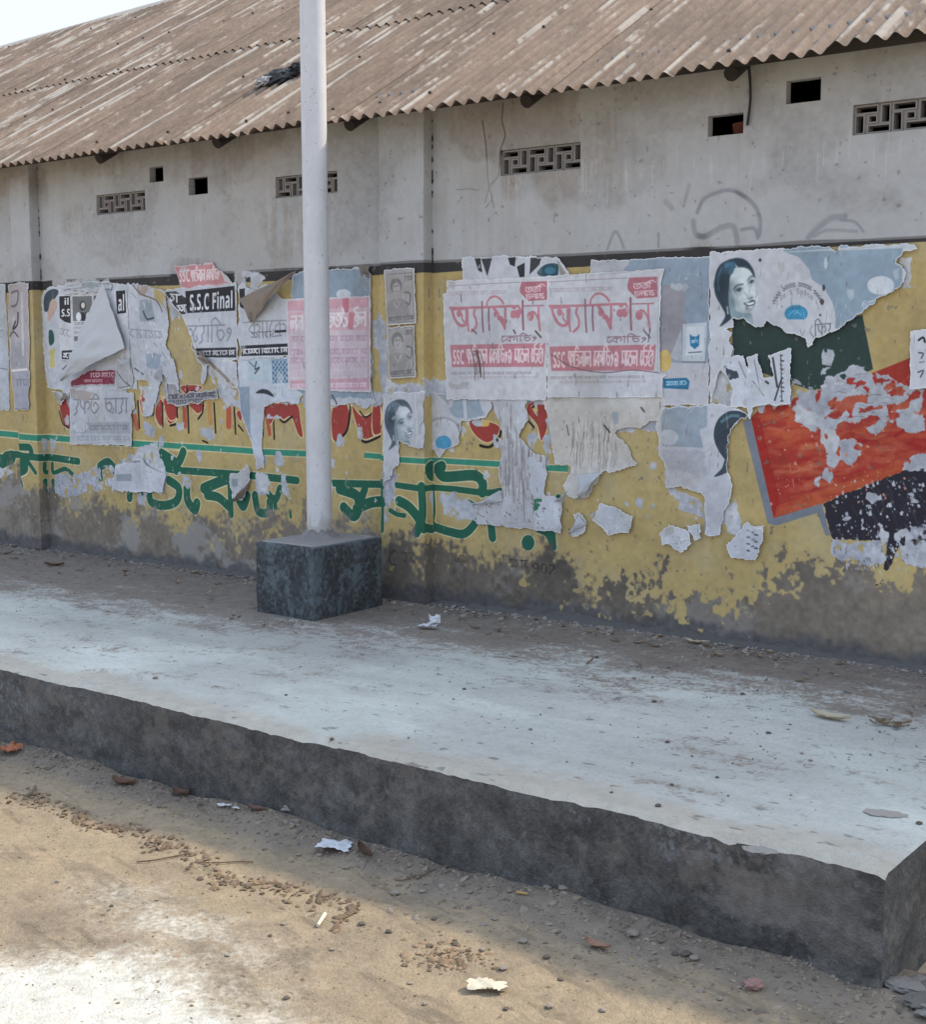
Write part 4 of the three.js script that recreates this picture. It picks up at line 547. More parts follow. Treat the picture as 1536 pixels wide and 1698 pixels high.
poster('torn_poster', 'long diagonal torn remnant with a brown folded edge below the S.S.C Final poster', 1, 0, C5, [205, 700, 250, 790, 420, 820, 520, 830, 525, 1010, 490, 1010, 400, 920, 320, 850, 300, 960, 270, 1000, 285, 870, 240, 800], 0.008, '#b2b3b6', (L) => { L.line(C5, [215, 715, 260, 800, 340, 850, 430, 930, 500, 1010], '#8b7d70', 26).line(C5, [210, 700, 250, 790, 330, 840], '#6a5d53', 7); for (let k = 0; k < 20; k++) { const x = 280 + 230 * L.r(), y = 820 + 170 * L.r(); L.line(C5, [x, y, x + 20 * L.r(), y + 40 * L.r()], k % 2 ? 'rgba(110,108,108,.6)' : '#c8c9ca', 3 + 4 * L.r()); } });
// pier beside the pole
for (const [k, a] of [[0, [60, 150, 100, 142, 214, 136, 224, 418, 76, 430]], [1, [74, 440, 214, 428, 222, 692, 86, 698]]]) poster('poster', k ? 'grey portrait handbill on the pier, lower of a stuck pair' : 'grey portrait handbill on the pier, upper of a stuck pair', 1, PIL, C6, a, 0.003, '#97938f', (L) => {
  const d = k * 275, x = k * 6; L.oval(C6, 122 + x, 228 + d, 30, 40, '#77726f').oval(C6, 124 + x, 242 + d, 20, 32, '#a09b96').line(C6, [112 + x, 232 + d, 120 + x, 230 + d], '#716d6a', 5).line(C6, [128 + x, 229 + d, 136 + x, 228 + d], '#716d6a', 5).line(C6, [118 + x, 256 + d, 130 + x, 254 + d], '#7b7673', 4).fill(C6, [85 + x, 310 + d, 165 + x, 300 + d, 190 + x, 400 + d, 90 + x, 405 + d], '#8b8783', { smooth: true }).line(C6, [110 + x, 310 + d, 126 + x, 340 + d, 142 + x, 306 + d], '#a09b96', 7).line(C6, [170 + x, 260 + d, 195 + x, 270 + d, 190 + x, 320 + d, 172 + x, 310 + d], '#6b6866', 8).scribble(C6, 165 + x, 180 + d, 208, 178 + d, 22, '#6b6866', 5, 33 + k).scribble(C6, 85 + x, 390 + d, 205, 380 + d, 18, '#6b6866', 5, 35 + k).line(C6, [80 + x, 170 + d, 205, 160 + d, 212, 410 + d, 90 + x, 415 + d], '#6d6a68', 3, { smooth: false });
});
// second portrait poster folded round the pier's corner
const w2 = poster('torn_poster', 'torn faded portrait poster with a blue disc, wrapped round the corner of the pier', 0, PIL, N5, [35, 75, 130, 55, 348, 45, 348, 490, 250, 470, 160, 425, 155, 600, 110, 640, 100, 720, 40, 740, 30, 400], 0.008, '#b4b4b6', (L) => woman(L, N5, [0.47, 0.52, -10, 40], T2));
const f2 = poster('', '', 0, 0, N5, [352, 50, 520, 55, 560, 80, 720, 60, 850, 80, 880, 150, 830, 250, 700, 262, 640, 280, 615, 440, 520, 500, 468, 556, 420, 500, 356, 485], 0.008, '#b4b4b6', (L) => { L.oval(N5, 500, 370, 120, 120, '#bcbcbe').line(N5, [385, 360, 400, 280, 500, 245, 590, 280, 620, 340], '#999a9d', 14).oval(N5, 500, 440, 62, 58, '#4f93b3').fill(N5, [420, 470, 580, 500, 480, 560], '#b6b6b8').fill(N5, [545, 180, 600, 70, 720, 90, 780, 110, 830, 240, 700, 262, 600, 250], '#8d99a1', { jag: 0.012 }).line(N5, [660, 80, 670, 240], '#b9bdc0', 26).fill(N5, [440, 50, 540, 60, 540, 150], '#9a9da0'); });
pending.splice(pending.indexOf(f2), 1); w2.extra = f2;
// right bay
poster('torn_poster', 'shredded black-and-white poster scraps along the black band above the pink posters', 0, 0, C6, [458, 85, 560, 80, 720, 75, 945, 85, 975, 120, 1010, 195, 1000, 260, 460, 260], 0.008, '#b5b7ba', (L) => {
  L.fill(C6, [520, 85, 550, 85, 560, 160, 540, 150], '#2f2f32').fill(C6, [555, 90, 610, 85, 585, 180], '#3a3a3e').fill(C6, [690, 85, 730, 80, 725, 130, 700, 120], '#2c2c30').fill(C6, [735, 130, 775, 110, 775, 180, 750, 185], '#2c2c30').fill(C6, [805, 85, 860, 85, 850, 120, 800, 170], '#3a3b3e').fill(C6, [840, 165, 880, 120, 945, 120, 940, 185, 900, 190], '#2b4a55', { smooth: true }).oval(C6, 905, 150, 28, 18, '#3d6e7c').fill(C6, [940, 90, 1000, 190, 960, 195], '#8d8781');
});
poster('poster', 'blue-grey poster with a printed white sachet and a blue label, right of the pink posters', 0, 0, C7, [-330, 170, -180, 175, 60, 158, 335, 152, 333, 560, 328, 980, 70, 985, -40, 830, -330, 800], 0.005, '#8794a0', (L) => {
  L.fill(C7, [60, 320, 160, 300, 200, 400, 190, 560, 110, 740, 60, 700], '#8f8c90', { jag: 0.02 }).fill(C7, [120, 300, 180, 310, 170, 340, 110, 330], '#a7adb2', { jag: 0.01 });
  L.fill(C7, [185, 530, 320, 520, 308, 740, 180, 740], '#b4babd').fill(C7, [205, 545, 305, 540, 300, 700, 200, 705], '#c3c8ca').fill(C7, [222, 585, 240, 600, 260, 600, 278, 585, 275, 650, 250, 670, 225, 650], '#2a7096', { smooth: false }).scribble(C7, 232, 622, 268, 620, 14, '#c3d3da', 4, 40).fill(C7, [110, 720, 175, 560, 180, 740], '#a6a9ac').line(C7, [180, 742, 310, 742], '#6c7378', 8).line(C7, [215, 690, 290, 685], '#5f676b', 6);
  L.fill(C7, [-40, 745, 335, 748, 330, 985, -40, 985], '#b3b2b5').fill(C7, [75, 835, 205, 830, 222, 850, 215, 895, 75, 888], '#2d6a8a').scribble(C7, 92, 852, 200, 848, 22, '#9fc0ce', 5, 41);
  L.oval(C7, 85, 735, 36, 62, '#c3a866');
  L.fill(C7, [-330, 170, -120, 178, -160, 260, -330, 300], '#b0b0b2', { jag: 0.02 });
});
const big = poster('poster', 'large torn poster of a smiling dark-haired woman beside a white disc with a blue centre', 1, 0, C7, [337, 130, 620, 112, 1010, 95, 1040, 125, 1070, 95, 1400, 84, 1480, 84, 1495, 108, 1420, 130, 1385, 180, 1430, 240, 1400, 330, 1290, 385, 1180, 472, 1060, 560, 925, 612, 915, 650, 885, 662, 870, 612, 760, 570, 652, 510, 640, 545, 590, 552, 525, 500, 470, 500, 468, 545, 420, 560, 468, 580, 440, 620, 470, 660, 455, 720, 390, 790, 350, 960, 336, 985], 0.006, '#b9babd', (L) => {
  L.fill(N4, [890, 55, 1050, 110, 1170, 250, 1200, 360, 1340, 450, 1420, 640, 1430, 800, 1440, 900, 2200, 900, 2200, -60, 890, -60], '#8798a4'); L.fill(C7, [720, 130, 1500, 75, 1500, 104, 740, 132], '#b2b9be');
  L.oval(N4, 1120, 800, 340, 420, '#babcbe'); L.fill(N4, [890, 55, 1050, 110, 1170, 250, 1200, 360, 1100, 560, 800, 500], '#b9babd');
  L.oval(C7, 1292, 315, 76, 52, '#c3c8cb').oval(C7, 985, 190, 10, 34, '#b3bdc3'); L.text(C7, '6', 1185, 440, 1215, 440, 40, '#b7c0c6', '').line(C7, [1220, 410, 1250, 400], '#b7c0c6', 8);
  // arched lettering round the disc
  const arc = (str, rx, ry, a0, a1, h, col) => { const n = str.length; for (let k = 0; k < n; k++) { const t = lerp(a0, a1, (k + 0.5) / n) * Math.PI / 180, x = 1035 + rx * Math.cos(t), y = 770 - ry * Math.sin(t), dx = -Math.sin(t) * -h * 0.36, dy = -Math.cos(t) * -h * 0.36; if (str[k] !== ' ') L.text(N4, str[k], x - dx, y - dy, x + dx, y + dy, h, col); } };
  arc('3 in 1 Spice Po', 245, 250, 160, 15, 62, '#8d9094');
  for (let k = 0; k < 22; k++) { const t = lerp(150, 28, k / 21) * Math.PI / 180, x = 1040 + 305 * Math.cos(t), y = 790 - 390 * Math.sin(t); if (k % 6 === 4) continue; L.line(N4, [x - 14, y - 8, x + 14, y - 2], '#5b5d61', 7).line(N4, [x, y, x - 8, y + 26, x + 10, y + 34], '#5b5d61', 7).line(N4, [x + 12, y - 2, x + 12, y + 30], '#5b5d61', 6); }
  L.oval(N4, 1025, 735, 128, 95, '#3d87a8').fill(N4, [900, 800, 1160, 800, 1160, 850, 900, 850], '#b9bbbe').line(N4, [940, 760, 1010, 700, 1080, 750], '#5ba3bf', 16).line(N4, [960, 690, 1050, 670], '#2f7596', 14).line(N4, [1000, 740, 1040, 720], '#7db7cc', 10);
  woman(L, N4, [1, 1, 0, 0], T1);
  L.bangla(N4, ['i', 'pha', 'ya'], 1225, 860, 1415, 845, 130, '#6f7276', 13).line(N4, [1200, 870, 1180, 940, 1230, 1010], '#85888c', 12).line(N4, [1070, 910, 1090, 980, 1115, 920], '#85888c', 9);
  L.oval(N4, 627, 145, 16, 20, '#3b3d40').oval(N4, 1330, 450, 16, 36, '#3b4348').oval(N4, 1310, 605, 24, 30, '#4b4247').oval(N4, 1290, 752, 12, 14, '#4a4548');
});
poster('torn_poster', 'white sheet torn into fingers with vertical black writing, below the smiling woman', 1, 0, C7, [470, 712, 525, 705, 540, 760, 560, 800, 545, 715, 600, 700, 640, 830, 690, 820, 665, 705, 725, 690, 788, 668, 788, 975, 610, 985, 580, 995, 560, 1060, 545, 1000, 450, 992, 470, 900, 440, 840, 400, 790, 420, 700], 0.006, '#bcbfc4', (L) => {
  L.line(C7, [735, 700, 740, 960], '#55565b', 6); for (let k = 0; k < 11; k++) { const y = 700 + k * 25 + 8 * L.r(), x = 728 + 8 * L.r(); L.line(C7, [x, y, x + 8 + 12 * L.r(), y + 6 * L.r(), x + 10 * L.r(), y + 10 * L.r()], '#4b4c51', 4 + 4 * L.r()); } L.line(C7, [700, 955, 740, 830], '#3c3d42', 9).line(C7, [650, 850, 665, 860], '#3c3d42', 12).line(C7, [580, 850, 640, 930], '#6b6d72', 5).line(C7, [500, 740, 540, 830], '#84868b', 7).line(C7, [585, 730, 620, 900], '#84868b', 6).line(C7, [690, 720, 715, 880], '#47484c', 12).fill(C7, [420, 760, 480, 800, 500, 830, 430, 860], '#3b434c', { jag: 0.008 });
});
poster('torn_poster', 'torn lower poster keeping only dark hair and a grey-blue panel, beside the grey-edged red block', 0, 0, L4, [95, 115, 376, 100, 560, 118, 605, 168, 560, 175, 520, 205, 490, 280, 485, 440, 500, 560, 440, 790, 372, 792, 360, 610, 340, 560, 215, 545, 150, 545, 145, 440, 110, 340], 0.010, '#b4b4b7', (L) => {
  L.fill(L4, [120, 108, 372, 105, 372, 220, 330, 230, 350, 330, 130, 320], '#909aa3').oval(L4, 165, 275, 50, 42, '#b4b6ba').fill(L4, [130, 340, 370, 330, 360, 470, 150, 440], '#a7a8ad', { jag: 0.02 });
  L.fill(L4, [430, 180, 490, 135, 570, 140, 600, 175, 530, 190, 500, 240, 490, 330, 480, 390, 465, 390, 420, 320, 408, 250], '#333d45', { smooth: true }).fill(L4, [470, 390, 495, 420, 480, 460, 410, 485, 450, 440], '#3d464d', { smooth: true }).line(L4, [450, 190, 500, 160, 540, 160], '#4f6d76', 16);
});
poster('poster', 'white poster with stray black marks, half covering a yellow block beside the red one', 1, 0, C7, [1455, 566, 1560, 556, 1800, 548, 1800, 880, 1456, 892], 0.004, '#bfc1c5', (L) => { L.line(C7, [1505, 620, 1530, 605, 1540, 630], '#28282b', 12).line(C7, [1505, 690, 1530, 695, 1520, 720], '#4a4a4e', 8).line(C7, [1500, 800, 1530, 790, 1515, 825], '#4a4a4e', 8).line(C7, [1510, 745, 1535, 740], '#7d7e82', 8); });
// cream undersheet and the scratched strips below the pink pair
poster('torn_poster', 'ragged cream sheet with claw-like scratches, hanging below the right pink poster', 0, 0, L3, [880, 10, 1200, 0, 1480, 15, 1490, 90, 1440, 180, 1240, 235, 1290, 300, 1350, 400, 1290, 420, 1180, 440, 1100, 570, 1030, 580, 960, 510, 1010, 420, 930, 400, 900, 250], 0.012, '#b9b6b0', (L) => {
  for (let k = 0; k < 110; k++) { const x = 1015 + 230 * L.r(), y = 150 + 190 * L.r(); L.line(L3, [x, y, x - 10 + 20 * L.r(), y + 40 + 50 * L.r(), x - 12 + 10 * L.r(), y + 80 + 90 * L.r()], k % 2 ? 'rgba(124,116,110,.42)' : 'rgba(205,203,199,.55)', 2 + 5 * L.r()); }
  L.fill(L3, [1215, 140, 1250, 130, 1255, 190, 1230, 200], '#9aa2a8').line(L3, [990, 200, 1000, 250], '#6b6762', 7).line(L3, [1180, 200, 1210, 235], '#4b4844', 9).scribble(L3, 920, 60, 1010, 55, 20, '#a19d97', 5, 43).line(L3, [1370, 110, 1385, 130], '#4b4844', 9);
}, { rim: 'rgba(206,203,197,.9)' });
poster('torn_poster', 'long grey sheet clawed into vertical streaks, covering the middle of the green lettering', 0, 0, N5, [850, 62, 1160, 62, 1135, 160, 1150, 250, 1090, 390, 1180, 510, 1290, 540, 1290, 840, 1360, 850, 1415, 890, 1405, 1130, 1190, 1105, 1000, 1080, 760, 1062, 740, 920, 870, 870, 955, 800, 930, 650, 965, 420, 930, 260], 0.008, '#a9a8a9', (L) => {
  for (let k = 0; k < 120; k++) { const x = 930 + 350 * L.r(), y = 120 + 700 * L.r(); L.line(N5, [x, y, x + 14 * (L.r() - 0.5), y + 60, x + 20 * (L.r() - 0.5), y + 100 + 140 * L.r()], ['rgba(118,110,106,.7)', 'rgba(196,195,194,.7)', 'rgba(140,134,130,.7)'][k % 3], 4 + 9 * L.r()); }
  L.fill(N5, [1060, 110, 1140, 100, 1130, 260, 1090, 380, 1060, 300], '#b4b5b8', { jag: 0.01 }); L.fill(N5, [760, 940, 1010, 850, 1010, 1075, 765, 1060], '#b1b1b3', { jag: 0.01 }).fill(N5, [1160, 560, 1285, 560, 1285, 830, 1170, 830], '#b3b5ba', { jag: 0.02 }).fill(N5, [1270, 880, 1400, 890, 1390, 1110, 1200, 1090], '#b6b8bc', { jag: 0.02 }).fill(N5, [1195, 870, 1270, 870, 1260, 890, 1220, 895, 1260, 920, 1200, 980], '#2f6a50', { jag: 0.006 });
  for (let k = 0; k < 40; k++) { const x = 760 + 640 * L.r(), y = 880 + 220 * L.r(); L.line(N5, [x, y, x + 10, y + 20 * L.r()], '#5f5d5c', 4 + 4 * L.r()); }
}, { rim: 'rgba(190,189,189,.9)' });
// the pink coaching posters
const PINK = '#b3787f', PINKD = '#a86a72';
const coaching = (L, v, T) => {
  const F = (...a) => a.map((q, i) => i % 2 ? T[2] + (q - 490) * T[3] : T[0] + (q - 105) * T[1]), f = (a, c, o) => L.fill(v, F(...a), c, o), l = (a, w, c = PINK) => L.line(v, F(...a), c, w);
  l([100, 205, 620, 175, 1060, 155], 8, '#8f8488');
  f([1050, 250, 1075, 150, 1420, 138, 1420, 385, 1170, 405, 1060, 300], PINKD);
  { const a = F(1125, 225, 1350, 210), b = F(1130, 320, 1380, 305); L.bangla(v, ['bha', 'tta', 'reph', 'i'], a[0], a[1], a[2], a[3], 62, '#d2bcbd', 12); L.bangla(v, ['ca', 'la', 'e', 'cha'], b[0], b[1], b[2], b[3], 58, '#d2bcbd', 11); }
  { const a = F(100, 285, 860, 265); L.scribble(v, a[0], a[1], a[2], a[3], 44, '#a4979a', 7, 50); }
  // the big name: strokes follow the print
  l([105, 495, 520, 488, 950, 470, 980, 500], 30); f([130, 500, 320, 500, 340, 520, 150, 530], PINK);
  l([130, 500, 160, 610, 220, 710, 290, 730, 330, 690, 330, 540], 34); l([235, 570, 275, 590, 270, 640, 310, 690], 20); L.oval(v, ...F(232, 570), 34, 44, PINK); l([345, 500, 348, 700, 360, 800], 26);
  l([445, 510, 430, 580, 460, 650, 460, 740, 400, 805], 28); l([540, 415, 545, 640, 556, 810], 22, '#8f6a74'); l([632, 500, 630, 640, 640, 790], 22, '#8f6a74'); l([605, 470, 610, 420, 660, 355, 730, 345, 800, 390, 830, 435], 26);
  L.oval(v, ...F(735, 580), 38, 42, PINK); l([700, 500, 745, 560, 850, 760], 36); l([855, 480, 855, 620, 848, 765], 30); l([760, 640, 800, 620, 850, 700], 30);
  L.oval(v, ...F(965, 580), 46, 52, PINK).oval(v, ...F(1020, 575), 40, 56, PINK); l([960, 490, 1030, 470, 1070, 560], 30); l([1090, 400, 1092, 600, 1100, 780], 26, '#94626c');
  l([1110, 470, 1370, 462], 18, '#a1747c'); L.oval(v, ...F(1195, 605), 46, 62, PINK); l([1170, 600, 1220, 545, 1270, 580, 1305, 650], 26); l([1305, 470, 1308, 640, 1325, 790], 26); 
  { const a = F(800, 850, 1290, 840); L.bangla(v, COACH, a[0], a[1] + 20, a[2], a[3] + 20, 70, '#8d7076', 13); }
  f([108, 985, 1400, 960, 1375, 1275, 135, 1280], PINK);
  { const y = (x) => 1050 - (x - 150) * 0.010, W = (w, x0, x1) => { const a = F(x0, y(x0), x1, y(x1)); L.bangla(v, w, a[0], a[1], a[2], a[3], 175 * T[3], '#d6c2c2', 17); }; const a = F(148, 1240, 300, 1240); L.text(v, 'SSC', a[0], a[1], a[2], a[3], 195 * T[3], '#d6c2c2'); W(FINAL, 335, 610); W(COACH, 645, 885); W(['o'], 895, 940); W(MODEL, 980, 1175); W(TEST, 1210, 1370); }
  { const a = F(120, 1350, 1200, 1340), b = F(230, 1405, 1280, 1400); L.scribble(v, a[0], a[1], a[2], a[3], 30, '#94898b', 6, 51).scribble(v, b[0], b[1], b[2], b[3], 24, '#a39a9b', 5, 52); }
};
const badge = 'pink coaching posters';
poster('poster', 'pink and white SSC coaching poster between the pier and its twin', 1, 0, N2, [108, 118, 700, 96, 1402, 66, 1398, 700, 1385, 1500, 1380, 1640, 110, 1630, 85, 1000, 60, 290, 108, 280], 0.003, '#bdbcbd', (L) => {
  coaching(L, N2, [150, 0.941, 462, 0.96]);
  for (let k = 0; k < 9; k++) { const x = 420 + 120 * L.r(); L.line(N2, [x, 980 + 60 * L.r(), x + 40, 1180, x + 50, 1260 + 150 * L.r()], 'rgba(84,66,62,.6)', 7 + 8 * L.r()); } L.line(N2, [1240, 760, 1310, 840], '#5a5254', 22).line(N2, [960, 750, 985, 790], '#4b4648', 18).line(N2, [430, 740, 490, 790], '#6d6164', 18).line(N2, [290, 300, 300, 390], '#7b7275', 14); L.fill(N2, [150, 1420, 380, 1420, 380, 1500, 150, 1500], '#a9a6a4', { jag: 0.01 });
});
poster('poster', 'pink and white SSC coaching poster beside the blue-grey sachet poster', 1, 0, N3, [85, 128, 760, 88, 1500, 42, 1465, 180, 1445, 700, 1448, 1290, 1530, 1330, 1478, 1360, 1476, 1600, 84, 1600], 0.003, '#bdbdbf', (L) => {
  coaching(L, N3, [105, 1, 490, 1]); L.line(N3, [130, 1080, 380, 1230, 760, 1300, 1100, 1270, 1500, 1310], 'rgba(96,78,80,.75)', 12).line(N3, [1250, 790, 1330, 880], '#6f6769', 18).line(N3, [1330, 760, 1305, 930], '#4c484a', 10).line(N3, [545, 0, 552, 200], '#6f6c6c', 6); L.line(N3, [1430, 100, 1425, 700, 1420, 1290], '#a39a9c', 6);
});
// loose scraps lower on the wall
[[L3, [1020, 650, 1060, 640, 1100, 680, 1090, 750, 1020, 755, 1040, 700], 'white curled scrap below the clawed cream sheet'], [L3, [1120, 680, 1170, 600, 1260, 620, 1335, 660, 1310, 740, 1200, 750], 'oval white paper scrap on yellow paint below the cream sheet'], [L4, [108, 780, 170, 735, 270, 770, 290, 840, 240, 880, 140, 850], 'round grey-white scrap below the grey-blue panel'], [L4, [480, 850, 590, 740, 690, 750, 640, 860, 630, 920, 510, 905], 'ragged scrap printed with dark columns under the corner of the red block'], [L4, [260, 740, 340, 740, 345, 820, 310, 830], 'little pointed white scrap beside the round grey one'], [N6, [825, 780, 980, 700, 1000, 830, 930, 1000, 830, 990], 'folded white scrap with a small grey square over the green lettering'], [L1, [935, 640, 1060, 590, 1140, 560, 1200, 640, 1330, 700, 1310, 845, 1165, 838, 900, 832], 'pale scrap with a grey bar over green lettering, below the faint grey poster']].forEach(([v, a, label], k) => poster('paper_scrap', label, 1, 0, v, a, 0.012, ['#b9babd', '#b4b6ba'][k & 1], (L) => {
  if (k === 3) for (let i = 0; i < 10; i++) L.line(v, [590 + (i % 3) * 20, 770 + i * 12, 600 + (i % 3) * 22, 772 + i * 12], '#4d5055', 9);
  if (k === 5) L.fill(v, [835, 815, 890, 812, 890, 880, 838, 880], '#8b959d'); if (k === 6) L.fill(v, [945, 700, 1065, 698, 1065, 755, 945, 755], '#8f959c').line(v, [970, 605, 1130, 600], '#7b7e83', 10);
  for (let i = 0; i < 14; i++) { const p = (i * 2) % a.length, x = lerp(a[p], a[(p + 6) % a.length], L.r()), y = lerp(a[p + 1], a[(p + 7) % a.length], L.r()); L.line(v, [x, y, x + 12, y + 14 * (L.r() - 0.5)], i % 2 ? '#8d8e90' : '#cfd0d1', 4); }
}, { group: undefined }));

// age the print: mottling, grime specks, creases
const posterMats = pl.map((L) => {
  const im = L.g.getImageData(0, 0, WW, WH), D = im.data;
  for (let j = 0, o = 0; j < WH; j++) for (let i = 0; i < WW; i++, o += 4) {
    if (!D[o + 3]) { D[o] = D[o + 1] = D[o + 2] = 185; D[o + 3] = 255; continue; }
    const X = i / WS, Y = j / WS, n = fbm(X * 5, Y * 5, 4), f = fbm(X * 38, Y * 38, 3), t = 1.06 + 0.20 * (n - 0.5) + 0.14 * (f - 0.5), s = sst(0.56, 0.74, fbm(X * 2.3 + 7, Y * 3, 4)) * 0.4;
    D[o] = clamp(lerp(D[o] * t, D[o] * t * 0.86 + 8, s), 0, 255); D[o + 1] = clamp(lerp(D[o + 1] * t, D[o + 1] * t * 0.83 + 6, s), 0, 255); D[o + 2] = clamp(lerp(D[o + 2] * t, D[o + 2] * t * 0.78 + 4, s), 0, 255); D[o + 3] = 255;
    const k = fbm(X * 60, Y * 24 + 11, 3); if (k > 0.79) { const e = sst(0.79, 0.86, k) * 0.5; D[o] = lerp(D[o], 105, e); D[o + 1] = lerp(D[o + 1], 100, e); D[o + 2] = lerp(D[o + 2], 94, e); }
  }
  L.g.putImageData(im, 0, 0);
  return [0, 1].map((k) => new THREE.MeshStandardMaterial({ map: slice(L.c, k, true), roughness: 0.8, bumpMap: gritAt(5, 2.6), bumpScale: 0.0022, side: THREE.DoubleSide }));
});
function sheetMesh(name, p, parent) {
  const k = p.m.reduce((s, q) => s + q.x, 0) / p.m.length > -4.35 ? 1 : 0, geo = new THREE.ExtrudeGeometry(new THREE.Shape(p.m), { depth: 0.0004, bevelEnabled: false }).translate(0, 0, p.z);
  { const q = geo.attributes.position; for (let i = 0; i < q.count; i++) { const x = q.getX(i), y = q.getY(i); q.setZ(i, q.getZ(i) + 0.0045 * Math.max(0, noise3(x * 7, y * 7, p.z * 900)) + 0.0012 * Math.max(0, noise3(x * 25, y * 25, p.z * 500))); } geo.computeVertexNormals(); }
  return mesh(name, wallUV(geo, k), posterMats[p.layer][k], parent);
}
const posterThings = new Map();
for (const p of pending) {
  const g = new THREE.Group(); top(p.name, g); tag(g, p.label, p.name === 'paper_scrap' ? 'paper scrap' : 'poster', p.group); posterThings.set(p, g);
  sheetMesh('sheet', p, g); if (p.extra) sheetMesh('sheet', p.extra, g);
}
// paper that has come away from the wall: curled flaps, thing parts
const paperBack = new THREE.MeshStandardMaterial({ color: new THREE.Color('#c6c8ca'), roughness: 0.85, side: THREE.DoubleSide, bumpMap: gritAt(2, 2), bumpScale: 0.003 });
const paperBrown = new THREE.MeshStandardMaterial({ color: new THREE.Color('#9a8c7e'), roughness: 0.9, side: THREE.DoubleSide, bumpMap: gritAt(2, 2), bumpScale: 0.004 });
function flap(parent, v, A, B, C, bulge, mat, z0 = 0.03, name = 'flap') {  // triangle A-B-C in wall space; A,B attached, C lifted
  const q = [A, B, C].map((c) => wallXY(...v(...c), 0)), P = [];
  const geo = gridGeo(14, 14, (u, w) => {
    const s = w, x = lerp(lerp(q[0][0], q[1][0], u), q[2][0], s), y = lerp(lerp(q[0][1], q[1][1], u), q[2][1], s);
    return [x + 0.008 * noise3(s * 3, u * 3, 7) * s, y + 0.008 * noise3(u * 3, s * 3, 2) * s, z0 + bulge * Math.sin(s * Math.PI * 0.75) * (0.6 + 0.4 * Math.sin(u * Math.PI)) + 0.012 * noise3(x * 9, y * 9, 1) * Math.sin(Math.PI * Math.min(1, s + 0.1)) + 0.004 * noise3(x * 26, y * 26, 4)];
  });
  return mesh(name, geo, mat, parent);
}
flap(posterThings.get(flapSheet), N1, [1150, 195], [1388, 878], [750, 1230], 0.055, paperBack, 0.045);
{
  const byLabel = (s) => [...posterThings].find(([p]) => p.label.includes(s))[1];
  const t = byLabel('top torn away'); flap(t, C5, [555, 400], [640, 560], [965, 215], 0.05, paperBrown, 0.03); flap(t, C5, [560, 410], [700, 330], [640, 560], 0.02, paperBrown, 0.026);
  flap(byLabel('clawed into vertical'), N5, [955, 800], [965, 885], [750, 920], 0.03, paperBack, 0.02);
  flap(byLabel('ragged cream'), L3, [1060, 450], [1175, 440], [1075, 580], 0.05, paperBack, 0.02);
  flap(byLabel('ragged cream'), L3, [1000, 530], [975, 590], [950, 585], 0.03, paperBack, 0.02);
  flap(byLabel('long diagonal torn'), C5, [225, 740], [380, 880], [300, 760], 0.03, paperBrown, 0.016); flap(byLabel('crumpled grey piece'), N1, [1390, 985], [1405, 1100], [1330, 1040], 0.03, paperBack, 0.018); flap(byLabel('ragged drooping'), C4, [1300, 980], [1310, 1120], [1270, 1090], 0.03, paperBack, 0.016); flap(byLabel('small pointed grey'), N1, [690, 1350], [745, 1390], [700, 1435], 0.03, paperBrown, 0.016);
  flap(byLabel('white curled scrap'), L3, [1060, 660], [1095, 700], [1015, 755], 0.025, paperBack, 0.02);
  flap(byLabel('blue-grey poster with a white cloud'), N7, [950, 100], [1040, 100], [1040, 180], 0.03, paperBrown, 0.02);
  flap(byLabel('folded white scrap'), N6, [1000, 830], [940, 985], [880, 1010], 0.04, paperBrown, 0.02);
}

// ---------- the building ----------
const shed = new THREE.Group(); top('shed', shed);
tag(shed, 'long whitewashed shed with a rusty corrugated roof and a yellow-painted lower wall', 'building');
const EAVE_Y = 2.67, EAVE_Z = 0.30, PA = Math.PI / 6, TA = Math.tan(PA);
const roofY = (z) => EAVE_Y + (EAVE_Z - z) * TA;
const rect = (a, b, c, d) => [[a, c], [b, c], [b, d], [a, d]];
const openings = [[-6.223, -6.105, 2.527, 2.612], [-5.894, -5.739, 2.433, 2.527], [-2.685, -2.523, 2.454, 2.538], [-2.339, -2.192, 2.55, 2.641]];
const grilles = [[-6.708, -6.267, 2.373, 2.489, 1], [-5.216, -4.775, 2.371, 2.482, 1], [-3.751, -3.312, 2.375, 2.492, 0], [-2.058, -1.61, 2.401, 2.517, 0]];
const plainMat = new THREE.MeshStandardMaterial({ color: '#a09c97', roughness: 0.92, bumpMap: gritAt(4, 4), bumpScale: 0.004 });
const yellowMat = new THREE.MeshStandardMaterial({ color: '#b9a062', roughness: 0.92, bumpMap: gritAt(4, 4), bumpScale: 0.004 });
const darkMat = new THREE.MeshStandardMaterial({ color: '#2e2a27', roughness: 0.95 });
function wallPiece(x0, x1, mat, k) {
  const s = new THREE.Shape(rect(x0, x1, 0.27, 2.84).map((q) => new THREE.Vector2(...q)));
  for (const [a, b, c, d] of [...openings, ...grilles]) if (a > x0 && b < x1) s.holes.push(new THREE.Path(rect(a, b, c, d).reverse().map((q) => new THREE.Vector2(...q))));
  const g = new THREE.ExtrudeGeometry(s, { depth: 0.045, bevelEnabled: false }).translate(0, 0, -0.045);
  return mesh('wall', k === undefined ? g : wallUV(g, k), mat, shed);
}
wallPiece(-8.999, -4.3, wallMats[0], 0); wallPiece(-4.3, -0.301, wallMats[1], 1);
for (const [x0, x1] of [[-16, -8.999], [-0.301, 2.4]]) for (const [y0, y1, m] of [[0, BAND_Y, yellowMat], [BAND_Y, 2.84, plainMat]]) mesh('wall', new THREE.BoxGeometry(x1 - x0, y1 - y0, 0.2).translate((x0 + x1) / 2, (y0 + y1) / 2, -0.1), m, shed);
